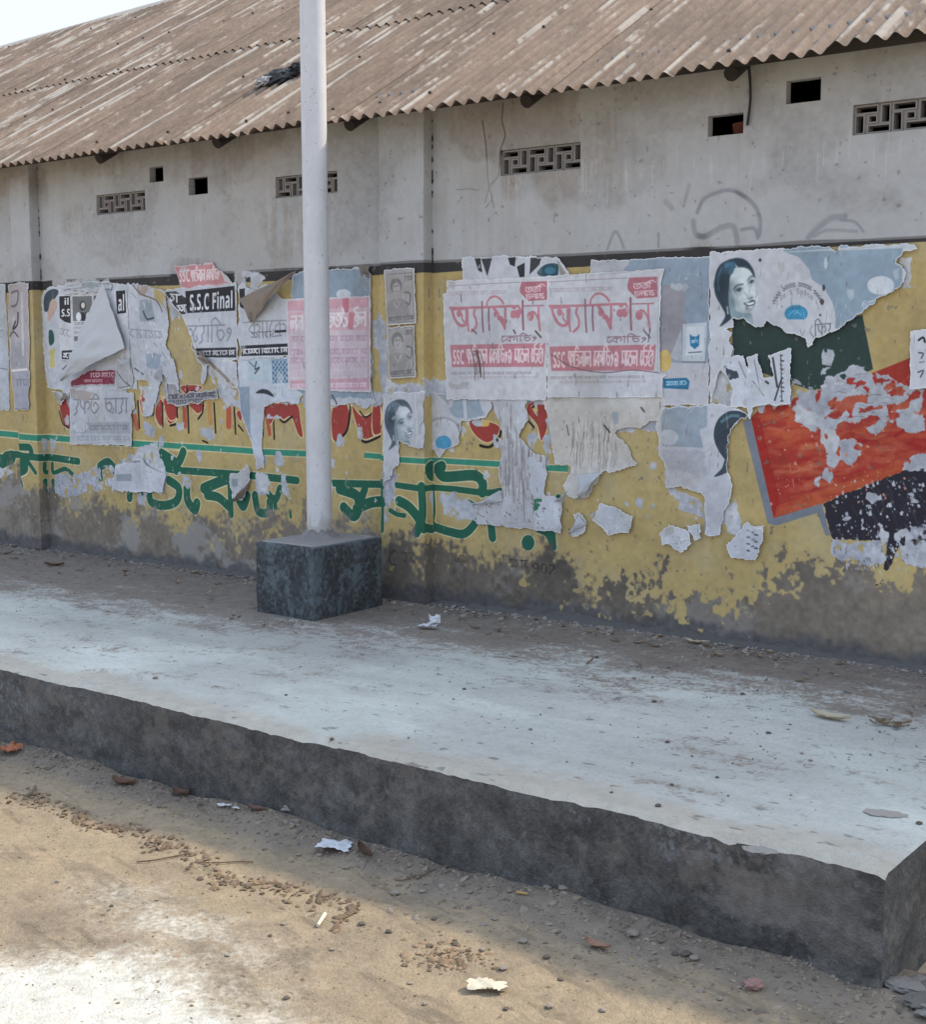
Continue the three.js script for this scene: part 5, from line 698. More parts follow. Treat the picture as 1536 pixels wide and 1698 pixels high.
mesh('back_wall', new THREE.BoxGeometry(18.4, 2.6, 0.2).translate(-6.8, 1.3, -7.2), plainMat, shed);
for (const x of [-15.95, 2.35]) mesh('gable_wall', new THREE.ExtrudeGeometry(new THREE.Shape([[0.02, 0], [0.02, 2.8], [3.2, 4.62], [7.2, 2.5], [7.2, 0]].map((q) => new THREE.Vector2(q[0], q[1]))), { depth: 0.1, bevelEnabled: false }).rotateY(Math.PI / 2).translate(x - 0.05, 0, -0.02), plainMat, shed);
mesh('inner_floor', new THREE.BoxGeometry(18.2, 0.05, 7).translate(-6.8, 0.25, -3.7), darkMat, shed);
for (const [k, [a, b]] of [[0, P1], [1, P2]]) {
  const g = new THREE.BoxGeometry(b - a, 2.52, PIL, 12, 60, 4).translate((a + b) / 2, PLAT - 0.02 + 1.26, PIL / 2), p = g.attributes.position;
  for (let i = 0; i < p.count; i++) { const x = p.getX(i), y = p.getY(i), z = p.getZ(i), r = z > PIL - 0.001 && Math.abs(x - (a + b) / 2) > (b - a) / 2 - 0.002 ? 0.005 * (0.6 + 0.8 * noise3(x, y * 9, 2)) : 0; p.setXYZ(i, x - Math.sign(x - (a + b) / 2) * r * 0.7 + (z > 0.01 ? 0.003 * noise3(1, y * 3, k) : 0), y, z > 0.01 ? z - r * 0.7 : z); }
  g.computeVertexNormals(); mesh('pier', wallUV(g, k, PIL, (a + b) / 2), wallMats[k], shed);
}
// precast ventilator blocks: three interlocking units in each opening
const grilleMat = new THREE.MeshStandardMaterial({ color: '#8f8a86', roughness: 0.95, bumpMap: gritAt(3, 3), bumpScale: 0.003 });
for (const [x0, x1, y0, y1, flip] of grilles) {
  const gr = new THREE.Group(); gr.name = 'ventilator_grille'; shed.add(gr);
  const n = 3, w = (x1 - x0) / n, h = y1 - y0;
  const slots = [[0.05, 0.62, 0.72, 0.93], [0.74, 0.95, 0.36, 0.93], [0.38, 0.95, 0.07, 0.28], [0.05, 0.26, 0.07, 0.64], [0.40, 0.60, 0.40, 0.60]];
  for (let k = 0; k < n; k++) {
    const bx = x0 + k * w, s = new THREE.Shape(rect(bx, bx + w, y0, y1).map((q) => new THREE.Vector2(...q))), rims = [];
    for (let [a, b, c, d] of slots) {
      if (flip) [a, b] = [1 - b, 1 - a];
      const X0 = bx + a * w, X1 = bx + b * w, Y0 = y0 + c * h, Y1 = y0 + d * h, t = 0.005; s.holes.push(new THREE.Path(rect(X0, X1, Y0, Y1).reverse().map((q) => new THREE.Vector2(...q))));
      const o = new THREE.Shape(rect(X0 - t, X1 + t, Y0 - t, Y1 + t).map((q) => new THREE.Vector2(...q))); o.holes.push(new THREE.Path(rect(X0 + 0.001, X1 - 0.001, Y0 + 0.001, Y1 - 0.001).reverse().map((q) => new THREE.Vector2(...q)))); rims.push(new THREE.ExtrudeGeometry(o, { depth: 0.007, bevelEnabled: false }).translate(0, 0, -0.022));
    }
    mesh('block', mergeGeometries([new THREE.ExtrudeGeometry(s, { depth: 0.055, bevelEnabled: false }).translate(0, 0, -0.0755), ...rims]), grilleMat, gr);
  }
}
// bricks left in one of the putlog openings
const brickMat = new THREE.MeshStandardMaterial({ color: '#6e3a2c', roughness: 0.95, bumpMap: gritAt(2, 2), bumpScale: 0.004 });
{ const b = mesh('brick', new THREE.BoxGeometry(0.085, 0.06, 0.12, 4, 4, 4), brickMat, shed); const p = b.geometry.attributes.position; for (let i = 0; i < p.count; i++) { const l = 1 - 0.10 * Math.abs(noise3(p.getX(i) * 30, p.getY(i) * 30, p.getZ(i) * 30)); p.setXYZ(i, p.getX(i) * l, p.getY(i) * l, p.getZ(i) * l); } b.geometry.computeVertexNormals(); b.position.set(-2.565, 2.488, -0.11); b.rotation.set(0.1, 0.25, 0.12); }

// ---------- roof ----------
const PITCHW = 0.0756, NC = 8, SHW = PITCHW * NC, TU = 48;
const roofTex = pixelTex(2048, 2048, (i, j, p) => {
  const c = i / 2048 * TU, ci = Math.floor(c + 0.5), crest = Math.cos(2 * Math.PI * c), V = j / 2048 * 3.63, U = c * PITCHW;
  const h = LAT[(ci * 613 + 77) & 65535], n1 = fbm(U * 1.4, V * 1.2, 4), n2 = fbm(U * 14, V * 5, 4), n3 = fbm(U * 60, V * 30, 3), g = vn(U * 170, V * 120);
  let r = 113 + 52 * (n1 - 0.5) + 30 * (n2 - 0.5) + 24 * (n3 - 0.5) + 14 * (g - 0.5), gg = r * 0.855, b = r * 0.735;
  // darker brown in some furrows
  const furrow = sst(0.46, 0.66, fbm(ci * 3.7, V * 1.1 + 9, 3) * 0.6 + 0.4 * n2) * sst(-0.3, 0.6, -crest); r = lerp(r, 104 + 30 * (n3 - 0.5), furrow * 0.7); gg = lerp(gg, 82 + 26 * (n3 - 0.5), furrow * 0.7); b = lerp(b, 66 + 22 * (n3 - 0.5), furrow * 0.7);
  // bare zinc along crests and in washed streaks
  const sk = fbm(ci * 7.13, V * (0.4 + 0.6 * h), 4), sk2 = fbm(ci * 2.9 + 40, V * 1.6, 4);
  let z = sst(0.56, 0.70, sk + 0.24 * (n2 - 0.5) + 0.12 * (n3 - 0.5)) * sst(0.15, 0.75, crest + 0.4 * (n2 - 0.5)); z = Math.max(z, sst(0.70, 0.80, fbm(U * 2.2, V * 1.0 + 30, 4) * 0.7 + 0.3 * sk2 + 0.12 * (n3 - 0.5)) * 0.8); z = Math.max(z, sst(0.68, 0.80, sk2 + 0.25 * (n3 - 0.5) + 0.15 * (n2 - 0.5)) * sst(-0.7, 0, crest) * 0.8);
  const q = 160 + 24 * (n2 - 0.5) + 20 * (n3 - 0.5); r = lerp(r, q, z); gg = lerp(gg, q * 0.955, z); b = lerp(b, q * 0.89, z);
  p[0] = r; p[1] = gg; p[2] = b;
});
const roofMat = new THREE.MeshStandardMaterial({ map: roofTex, roughness: 0.9, metalness: 0.0, side: THREE.DoubleSide });
const roof = new THREE.Group(); roof.name = 'roof'; shed.add(roof);
const ridgeZ = (X) => X < -9.3 ? -2.8 - 0.175 * (X + 11.63) : -3.21;
const slopeDir = [Math.cos(PA), Math.sin(PA)];          // distance up the slope -> (-z, +y)
function sheet(x0, s0, s1, lift, seed) {                 // s: metres up the slope from the eave line; s1 may follow the ridge
  const r = rng(seed), nu = NC * 8 + 8, U0 = Math.floor(r() * (TU - NC - 2)), V0 = r() * 1.4, tilt = 0.006 * (r() - 0.5), dent = r() * 50, nv = 10;
  return mesh('corrugated_sheet', gridGeo(nu, nv, (u, v) => {
    const x = x0 + u * (SHW + PITCHW), ridge = (EAVE_Z - ridgeZ(x)) / slopeDir[0], e = s1 === Infinity ? ridge : s1, s = lerp(s0 + tilt * u * 6, e, v);
    const n = lift + 0.0135 * Math.cos(2 * Math.PI * x / PITCHW) + 0.004 * noise3(x * 1.3, s * 1.1, 3) + 0.002 * noise3(x * 5, s * 2, 8);
    return [x + n * 0, EAVE_Y + s * slopeDir[1] + n * slopeDir[0], EAVE_Z - s * slopeDir[0] + n * slopeDir[1]];
  }, (u, v, q) => [(U0 + ((q[0] - x0) / PITCHW) + ((x0 / PITCHW) - Math.round(x0 / PITCHW))) / TU, (V0 + (EAVE_Z - q[2]) * 1.1547 * 1.0 - s0) / 3.63 + (s0 > 1 ? 0.02 : 0)]), roofMat, roof);
}
{
  let k = 0; const eaveStep = { '-2': -0.02, '-1': 0.0, 0: 0.07, 1: 0.06 };
  for (let x = -16.0 + ((-2.15 + 16) % SHW); x < 2.3; x += SHW, k++) {
    const idx = Math.round((x + 2.15) / SHW), r = LAT[(idx + 400) & 255], s0 = (eaveStep[idx] ?? (r - 0.5) * 0.035), xx = Math.round(x / PITCHW) * PITCHW;
    sheet(xx, s0, 1.80 + 0.05 * (LAT[(idx + 900) & 511] - 0.5), (k & 1) * 0.0015, 100 + k);
    sheet(xx, 1.66 + 0.06 * (LAT[(idx + 1300) & 1023] - 0.5), Infinity, 0.009 + (k & 1) * 0.0015, 300 + k);
  }
  // ridge capping, back slope
  mesh('ridge_cap', gridGeo(120, 8, (u, v) => { const x = lerp(-16, 2.4, u), a = lerp(-0.11, 0.11, v), z = ridgeZ(x) + a; return [x, roofY(ridgeZ(x)) + 0.022 - Math.abs(a) * 0.6 + 0.01 * (1 - Math.abs(a) / 0.11) + 0.004 * noise3(x * 2, v, 3), z]; }, (u, v) => [u * 5, v * 0.06], true), roofMat, roof);
  for (let x = -16; x < 2.3; x += 2.3) mesh('back_slope_sheet', gridGeo(60, 4, (u, v) => { const X = x + u * 2.32, zr = ridgeZ(X), z = lerp(zr, -7.5, v), y = lerp(roofY(zr), 2.35, v); return [X, y + 0.0095 * Math.cos(2 * Math.PI * X / PITCHW), z]; }, (u, v) => [u * 0.6, v], false), roofMat, roof);
  // nail heads with washers along the purlins
  const nails = [], head = new THREE.CylinderGeometry(0.007, 0.011, 0.011, 6).rotateX(Math.PI / 6), rr = rng(55);
  for (const s of [0.12, 0.95, 1.74, 2.6, 3.4]) for (let x = -14; x < 2; x += PITCHW * 4) { const X = Math.round((x + (s === 0.95 ? 0.15 : 0)) / PITCHW) * PITCHW; if (rr() < 0.42 || EAVE_Z - s * slopeDir[0] < ridgeZ(X) + 0.1) continue; const n = 0.016 + (s > 1.6 ? 0.012 : 0.004); nails.push(head.clone().translate(X, EAVE_Y + (s + 0.05 * (rr() - 0.5)) * slopeDir[1] + n * slopeDir[0], EAVE_Z - s * slopeDir[0] + n * slopeDir[1])); }
  const nm = mesh('roofing_nails', mergeGeometries(nails), new THREE.MeshStandardMaterial({ color: '#3d332c', roughness: 0.8 }), roof); nm.userData.kind = 'stuff';
}
// timber under the eave
const timber = new THREE.MeshStandardMaterial({ color: '#3d3632', roughness: 0.9, bumpMap: gritAt(3, 1), bumpScale: 0.004 });
for (const [z, hh] of [[0.13, 0.05], [-0.9, 0.08], [-1.7, 0.08], [-2.6, 0.08]]) mesh('purlin', new THREE.BoxGeometry(18.2, hh, 0.045).rotateX(PA).translate(-6.8, roofY(z) - 0.022 - hh * 0.45, z), timber, shed);
for (const px of [[165, 280], [362, 243], [582, 208], [874, 178], [1217, 116], [-200, 320]]) {
  const p = onPlane(px[0], px[1], 'z', 0.12), len = 3.3, g = new THREE.CylinderGeometry(0.026, 0.032, len, 10, 6), q = g.attributes.position; for (let i = 0; i < q.count; i++) { const y = q.getY(i); q.setX(i, q.getX(i) + 0.008 * Math.sin(y * 4 + px[0])); }
  g.rotateX(-Math.PI / 2 + PA).translate(0, (len / 2) * Math.sin(PA), -(len / 2) * Math.cos(PA)); const m = mesh('rafter', g, timber, shed); m.position.set(p.x, roofY(0.13) - 0.098, 0.13);
}
// cable hanging from the eave
{ const a = onPlane(1243, 115, 'z', 0.03), b = onPlane(1240, 208, 'z', 0.012); const t = mesh('hanging_cable', new THREE.TubeGeometry(new THREE.CatmullRomCurve3([new THREE.Vector3(a.x, a.y + 0.06, 0.05), a, new THREE.Vector3(a.x + 0.004, (a.y + b.y) / 2, 0.02), b]), 16, 0.006, 6), new THREE.MeshStandardMaterial({ color: '#1d1b1b', roughness: 0.6 })); top('hanging_cable', t); tag(t, 'black cable end hanging from the eave beside the brick-filled opening', 'cable');
  const c = onPlane(1258, 104, 'z', 0.1); const t2 = mesh('wire_loop', new THREE.TubeGeometry(new THREE.CatmullRomCurve3([new THREE.Vector3(c.x - 0.02, c.y + 0.035, 0.1), new THREE.Vector3(c.x, c.y, 0.12), new THREE.Vector3(c.x + 0.04, c.y + 0.005, 0.12), new THREE.Vector3(c.x + 0.06, c.y + 0.045, 0.1)]), 14, 0.004, 5), new THREE.MeshStandardMaterial({ color: '#4a4640', roughness: 0.6 })); top('wire_loop', t2); tag(t2, 'thin wire loop sagging under the eave above the hanging cable', 'wire'); }
// small irregular dark clots in the corner of each pier
{ const rr = rng(19), gs = []; for (const X of [P1[1], P2[1]]) for (let k = 0; k < 22; k++) { const y = 1.95 + 0.75 * rr() * (k % 3 ? 1 : 0.9), s = 0.004 + 0.011 * rr() * rr(); gs.push(new THREE.IcosahedronGeometry(s, 0).scale(0.5, 0.8 + 1.6 * rr(), 0.5).translate(X + 0.002, y, 0.004)); } const m = mesh('dark_clots', mergeGeometries(gs), new THREE.MeshStandardMaterial({ color: '#3a332e', roughness: 1 }), shed); m.userData.kind = 'stuff'; }

// ---------- pole on its plinth ----------
{
  const pole = new THREE.Group(); top('pole', pole); tag(pole, 'white painted steel pole standing in a dark concrete plinth', 'pole'); pole.position.set(-4.5, PLAT, 0.42);
  const poleTex = pixelTex(256, 1024, (i, j, p) => { const u = i / 256, v = j / 1024, n = fbm(u * 6, v * 40, 4), f = fbm(u * 30, v * 200, 3); let q = 197 + 16 * (n - 0.5) + 10 * (f - 0.5); if (fbm(u * 24, v * 260 + 4, 3) > 0.84) q -= 45; p[0] = q; p[1] = q * 1.0; p[2] = q * 1.005; const d = sst(0.55, 0.75, 1 - v * 16 + 0.8 * (n - 0.5)); p[0] = lerp(p[0], 150, d * 0.6); p[1] = lerp(p[1], 146, d * 0.6); p[2] = lerp(p[2], 140, d * 0.6); });
  const shaft = mesh('shaft', new THREE.CylinderGeometry(0.0595, 0.061, 5.0, 40, 20, false).translate(-0.035, 0.30 + 2.5, 0), new THREE.MeshPhysicalMaterial({ map: poleTex, roughness: 0.5, clearcoat: 0.15, clearcoatRoughness: 0.4 }), pole);
  shaft.rotation.z = 0.002;
  const px0 = -4.685 + 4.5, px1 = -4.305 + 4.5, pz0 = 0.215 - 0.42, pz1 = 0.715 - 0.42, H = 0.345, n = 26;
  const plTex = pixelTex(512, 512, (i, j, p) => { const u = i / 512, v = j / 512, a = fbm(u * 3, v * 3, 4), b = fbm(u * 14, v * 6, 4), c = fbm(u * 60, v * 50, 3), dr = fbm(u * 9 + v, v * 2.6, 5); const q = 62 + 26 * (a - 0.5) + 26 * (c - 0.5); p[0] = q * 0.96; p[1] = q * 1.0; p[2] = q * 1.02; const w = sst(0.42, 0.70, dr * 0.6 + 0.4 * b + 0.3 * (c - 0.5)); p[0] = lerp(p[0], 104 + 40 * (c - 0.5), w * 0.6); p[1] = lerp(p[1], 111 + 40 * (c - 0.5), w * 0.7); p[2] = lerp(p[2], 114 + 40 * (c - 0.5), w * 0.7); });
  const plm = new THREE.MeshStandardMaterial({ map: plTex, roughness: 0.85, bumpMap: gritAt(2, 2), bumpScale: 0.006 });
  const jit = (x, y, z) => [x + 0.004 * noise3(x * 6, y * 6, z * 6) + 0.003 * noise3(x * 20, y * 20, z * 20), y, z + 0.004 * noise3(z * 6, x * 6, y * 6) + 0.003 * noise3(z * 20, y * 20, x * 20)];
  const round = (x, y, z) => { const r = 0.014, cx = clamp(x, px0 + r, px1 - r), cz = clamp(z, pz0 + r, pz1 - r), cy = Math.min(y, H - r), dx = x - cx, dy = y - cy, dz = z - cz, l = Math.hypot(dx, dy, dz); return l < 1e-6 ? [x, y, z] : [cx + dx / l * Math.min(r, l), cy + dy / l * Math.min(r, l), cz + dz / l * Math.min(r, l)]; };
  const g = new THREE.BoxGeometry(px1 - px0, H + 0.02, pz1 - pz0, n, n, n).translate((px0 + px1) / 2, (H - 0.02) / 2, (pz0 + pz1) / 2), q = g.attributes.position, uv = g.attributes.uv, nn = g.attributes.normal;
  for (let i = 0; i < q.count; i++) { const x = q.getX(i), y = q.getY(i), z = q.getZ(i); const ax = Math.abs(nn.getX(i)) > 0.5; uv.setXY(i, ax ? (z + 1) * 1.3 : (x + 0.3) * 1.3, y * 1.5 + 0.1); q.setXYZ(i, ...jit(...round(x, y, z))); }
  g.computeVertexNormals();
  plTex.wrapS = plTex.wrapT = THREE.RepeatWrapping; mesh('plinth', g, plm, pole);
  // thin unpainted screed on the plinth's top, and the mortar heaped round the shaft
  const capM = new THREE.MeshStandardMaterial({ color: '#a19d98', roughness: 0.95, bumpMap: gritAt(3, 3), bumpScale: 0.006 });
  mesh('screed', gridGeo(40, 40, (u, v) => { const a = u * 2 * Math.PI, ca = Math.cos(a), sa = Math.sin(a), k = 1 / Math.max(Math.abs(ca) / 0.181, Math.abs(sa) / 0.240), rr = v * k * (1 - 0.03 * Math.abs(noise3(ca * 3, sa * 3, 1))); const x = (px0 + px1) / 2 + ca * rr, z = (pz0 + pz1) / 2 + sa * rr; return [x, H + 0.006 - 0.010 * sst(0.9, 1, v) + 0.002 * noise3(x * 20, z * 20, 4), z]; }, (u, v) => [u * 2, v], true), capM, pole);
  mesh('mortar_collar', new THREE.LatheGeometry([[0.0, 0.055], [0.058, 0.052], [0.068, 0.03], [0.088, 0.012], [0.11, 0.0]].map((c) => new THREE.Vector2(...c)), 30).translate(0, H + 0.003, 0), capM, pole).position.x = -0.035;
  { const m = pole.children[pole.children.length - 1].geometry, r = m.attributes.position; for (let i = 0; i < r.count; i++) { const x = r.getX(i), z = r.getZ(i), a = Math.atan2(z, x), k = 1 + 0.16 * noise3(Math.cos(a) * 2, Math.sin(a) * 2, r.getY(i) * 9), y = r.getY(i); r.setXYZ(i, x * k, H + 0.003 + (y - H - 0.003) * (0.75 + 0.5 * noise3(Math.cos(a) * 1.5, Math.sin(a) * 1.5, 3)), z * k); } m.computeVertexNormals(); }
}

// ---------- black rag on the roof ----------
{
  const d = ray(466, 136), nrm = new THREE.Vector3(0, Math.cos(PA), Math.sin(PA)), p0 = new THREE.Vector3(0, EAVE_Y, EAVE_Z), t = p0.sub(EYE).dot(nrm) / d.dot(nrm), c = EYE.clone().addScaledVector(d, t);
  const rag = (col, s, seed) => { const g = new THREE.IcosahedronGeometry(1, 4), p = g.attributes.position; for (let i = 0; i < p.count; i++) { const x = p.getX(i), y = p.getY(i), z = p.getZ(i), f = 1 + 0.28 * noise3(x * 2.2, y * 2.2, z * 2.2 + seed) + 0.16 * Math.abs(noise3(x * 6, y * 5, z * 6 + seed)) - 0.1; p.setXYZ(i, x * f * s[0], Math.max(-0.3, y * f) * s[1], z * f * s[2]); } g.computeVertexNormals(); return [g, new THREE.MeshStandardMaterial({ color: col, roughness: 0.7 })]; };
  const o = new THREE.Group(); top('cloth_bundle', o); tag(o, 'crumpled black and grey rag lying on the corrugated roof beside the pole', 'rag'); o.position.copy(c).addScaledVector(nrm, 0.02); o.rotation.x = PA;
  mesh('dark_cloth', ...rag('#2a2a2c', [0.13, 0.045, 0.085], 3), o); const l = mesh('pale_fold', ...rag('#8f8d88', [0.055, 0.03, 0.05], 9), o); l.position.set(-0.06, 0.012, 0.06); const l2 = mesh('dark_cloth', ...rag('#1e1e20', [0.06, 0.04, 0.05], 14), o); l2.position.set(0.10, 0.015, -0.06);
}

// ---------- litter ----------
const M = (c, r = 0.9) => new THREE.MeshStandardMaterial({ color: c, roughness: r, side: THREE.DoubleSide });
const brownLeaf = M('#684e3e'), redLeaf = M('#70554a'), paleLeaf = M('#b3a68c'), strawM = M('#8d7d66'), whiteP = M('#c9cbcc'), stoneM = M('#857b6f'), darkStone = M('#5c5249'), clodM = M('#8a7458'), orangeM = M('#a76a4c'), woodM = M('#6a5744');
const place = (o, x, y, on, up = 0.004) => { const p = on === 'plat' ? onPlat(x, y) : onGround(x, y); const h = on === 'plat' ? topY(p.x, p.z) : groundHeight(p.x, p.z); o.position.set(p.x, h + up, p.z); return o; };
function leafGeo(len, wid, curl, seed) { return gridGeo(10, 6, (u, v) => { const a = (v - 0.5) * 2, w = wid * Math.sin(Math.PI * Math.min(1, u * 0.98 + 0.02)) ** 0.8 * (u < 0.5 ? 1 : 0.9), x = (u - 0.5) * len; return [x, curl * (a * a * 0.6 + (u - 0.5) * (u - 0.5) * 2) * len * 0.5 + 0.003 * noise3(x * 40, a * 2, seed), a * w * 0.5 + 0.1 * len * curl * Math.sin(u * 3)]; }, undefined, true); }
function paperGeo(w, h, crump, seed) { return gridGeo(14, 14, (u, v) => { const x = (u - 0.5) * w, z = (v - 0.5) * h, n = noise3(x * 18, z * 18, seed), k = 1 + 0.25 * noise3(u * 2, v * 2, seed + 5); return [x * k, crump * (0.5 + n * 0.5 + 0.6 * Math.abs(noise3(x * 40, z * 40, seed + 2))), z * k]; }, undefined, true); }
function stoneGeo(r, seed, d = 2) { const g = new THREE.IcosahedronGeometry(r, d), p = g.attributes.position; for (let i = 0; i < p.count; i++) { const x = p.getX(i) / r, y = p.getY(i) / r, z = p.getZ(i) / r, f = 1 + 0.3 * noise3(x * 1.3, y * 1.3, z * 1.3 + seed) + 0.12 * noise3(x * 3.5, y * 3.5, z * 3.5 + seed); p.setXYZ(i, p.getX(i) * f * 1.15, p.getY(i) * f * 0.5, p.getZ(i) * f); } g.computeVertexNormals(); return g; }
const item = (name, geo, mat, label, cat, x, y, on, rot = 0, up = 0.004, group) => { const m = mesh(name, geo, mat); top(name, m); tag(m, label, cat, group); place(m, x, y, on, up); m.rotation.y = rot; return m; };
// platform
item('crumpled_paper', mergeGeometries([paperGeo(0.09, 0.05, 0.02, 3), paperGeo(0.05, 0.045, 0.03, 8).rotateX(0.9).translate(0.03, 0.025, -0.02)]), whiteP, 'crumpled white paper on the platform beside the plinth', 'paper', 710, 1044, 'plat', 0.5, 0.006);
item('fallen_leaf', leafGeo(0.15, 0.05, 0.25, 2), paleLeaf, 'pale dried curled leaf lying on the cement platform', 'leaf', 1378, 1192, 'plat', -0.1, 0.006);
item('fallen_leaf', leafGeo(0.1, 0.04, 0.3, 6), paleLeaf, 'small tan leaf near the foot of the wall on the platform', 'leaf', 1154, 1067, 'plat', 0.1);
item('fallen_leaf', leafGeo(0.12, 0.055, 0.3, 9), brownLeaf, 'brown leaf on the platform by the left pier', 'leaf', 90, 938, 'plat', 0.6);
{ const r = rng(8), gs = []; for (let k = 0; k < 16; k++) gs.push(leafGeo(0.03 + 0.045 * r(), 0.006 + 0.009 * r(), 0.3, k).rotateY(r() * 6).translate(0.10 * (r() - 0.5), 0.006 * r() + 0.003, 0.05 * (r() - 0.5))); item('straw_clump', mergeGeometries(gs), strawM, 'small clump of dry brown straw beside the pale curled leaf', 'straw', 1472, 1203, 'plat', 0); }
item('dried_mud', stoneGeo(0.036, 31, 4).scale(1.3, 0.10, 0.8), M('#9c958b'), 'thin grey flake of dried mud on the platform near its end', 'mud', 1468, 1350, 'plat', 0.2, 0.002);
item('dried_mud', stoneGeo(0.03, 37, 3).scale(1.2, 0.3, 0.8), M('#8e8881'), 'small mortar blob stuck on the front lip of the platform', 'mud', 1262, 1410, 'plat', 0.2, 0.0);
// ground
item('orange_wrapper', paperGeo(0.09, 0.06, 0.03, 21), orangeM, 'crumpled orange wrapper at the foot of the kerb', 'wrapper', 14, 1252, 'ground', 0.4, 0.008);
item('fallen_leaf', leafGeo(0.11, 0.05, 0.35, 12), brownLeaf, 'broad brown leaf on the dirt next to the orange wrapper', 'leaf', 206, 1304, 'ground', 0.2, 0.006);
item('fallen_leaf', leafGeo(0.075, 0.045, 0.5, 15), brownLeaf, 'curled brown leaf against the kerb between the broad leaf and paper bits', 'leaf', 300, 1322, 'ground', 0.1, 0.008);
item('paper_bit', paperGeo(0.05, 0.02, 0.008, 23), whiteP, 'white paper bits beside the reddish leaf', 'paper', 372, 1349, 'ground', 0.3, 0.005, 'white paper bits by the kerb');
item('paper_bit', paperGeo(0.03, 0.018, 0.008, 27), whiteP, 'white paper bits beside the reddish leaf', 'paper', 393, 1354, 'ground', 0.1, 0.005, 'white paper bits by the kerb');
item('fallen_leaf', leafGeo(0.09, 0.028, 0.3, 18), redLeaf, 'narrow reddish leaf between the white bits and a grey lump', 'leaf', 425, 1359, 'ground', 0.1, 0.006);
item('mortar_lump', mergeGeometries([stoneGeo(0.03, 41, 3), stoneGeo(0.018, 43, 2).translate(0.028, 0.012, -0.01)]), M('#85817b'), 'grey crumbly mortar lump at the foot of the kerb', 'lump', 482, 1362, 'ground', 0.3, 0.016);
item('torn_paper', paperGeo(0.105, 0.075, 0.016, 31), whiteP, 'torn white paper on the dirt in front of the kerb', 'paper', 554, 1410, 'ground', 0.45, 0.006);
item('fallen_leaf', leafGeo(0.13, 0.03, 0.3, 22), M('#57402f'), 'long dark brown leaf touching the torn white paper', 'leaf', 606, 1422, 'ground', -0.5, 0.006);
item('stick', new THREE.CylinderGeometry(0.005, 0.006, 0.075, 7).rotateZ(Math.PI / 2), M('#d3cbb4'), 'short pale stick lying on sunlit dirt', 'stick', 533, 1528, 'ground', 2.05, 0.006);
const twig = (a, b, on, label, r = 0.0025, sag = 0.01) => { const p = onGround(...a), q = onGround(...b), h = (v) => new THREE.Vector3(v.x, groundHeight(v.x, v.z) + r + 0.003, v.z), m1 = p.clone().lerp(q, 0.35), m2 = p.clone().lerp(q, 0.7); m1.z += sag; m2.z -= sag; const g = mesh('twig', new THREE.TubeGeometry(new THREE.CatmullRomCurve3([h(p), h(m1), h(m2), h(q)]), 14, r, 5), woodM); top('twig', g); tag(g, label, 'twig'); };
twig([226, 1429], [325, 1419], 0, 'thin brown twig beside the crumbled soil ridge'); twig([690, 1462], [722, 1450], 0, 'thin pale twig in the shade near the kerb'); twig([655, 1462], [705, 1458], 0, 'short twig lying beside the thin pale one', 0.002); twig([330, 1432], [420, 1428], 0, 'crooked twig end to end with the thin brown one', 0.002, 0.006);
item('fallen_leaf', leafGeo(0.06, 0.05, 0.6, 28), redLeaf, 'cupped reddish leaf with a stalk against the kerb', 'leaf', 870, 1468, 'ground', 0.9, 0.008);
{ const p = onGround(868, 1466), y = groundHeight(p.x, p.z), g = mesh('leaf_stalk', new THREE.TubeGeometry(new THREE.CatmullRomCurve3([[0, 0.012, 0], [-0.005, 0.04, -0.01], [-0.022, 0.055, -0.012], [-0.035, 0.035, -0.01]].map((c) => new THREE.Vector3(p.x + c[0], y + c[1], p.z + c[2]))), 12, 0.0014, 5), M('#9b8f7d')); top('leaf_stalk', g); tag(g, 'thin arched leaf stalk standing by the cupped reddish leaf', 'stalk'); }
item('fallen_leaf', leafGeo(0.08, 0.035, 0.3, 33), M('#8a6b58'), 'tan-brown leaf on the shaded dirt below the stones', 'leaf', 992, 1574, 'ground', 0.0, 0.006);
item('paper_bit', paperGeo(0.09, 0.05, 0.014, 35), M('#c2b9a4'), 'cream torn paper on sunlit dirt beside the crumbled soil', 'paper', 808, 1640, 'ground', 0.4, 0.006);
item('pebble', mergeGeometries([stoneGeo(0.022, 51, 3)]), M('#8f7067'), 'reddish rounded pebble with a pale top on bare dirt', 'pebble', 1249, 1642, 'ground', 0.3, 0.012);
item('cigarette_end', new THREE.CylinderGeometry(0.004, 0.004, 0.035, 8).rotateZ(Math.PI / 2), M('#b08e5e'), 'tan cigarette end on the dirt beside the kerb', 'cigarette end', 866, 1496, 'ground', 0.2, 0.006);
// broken concrete at the corner
[[1502, 1652, 0.042], [1530, 1676, 0.04], [1528, 1642, 0.028], [1480, 1645, 0.022], [1560, 1690, 0.05], [1548, 1655, 0.036]].forEach(([x, y, r], k) => item('concrete_chunk', stoneGeo(r * 0.85, 60 + k, 3).scale(1.2, 0.7, 1), M(['#7d7872', '#64605a'][k & 1]), 'grey broken concrete chunk at the corner of the platform', 'rubble', x, y, 'ground', k, r * 0.2, 'concrete rubble at the platform corner'));
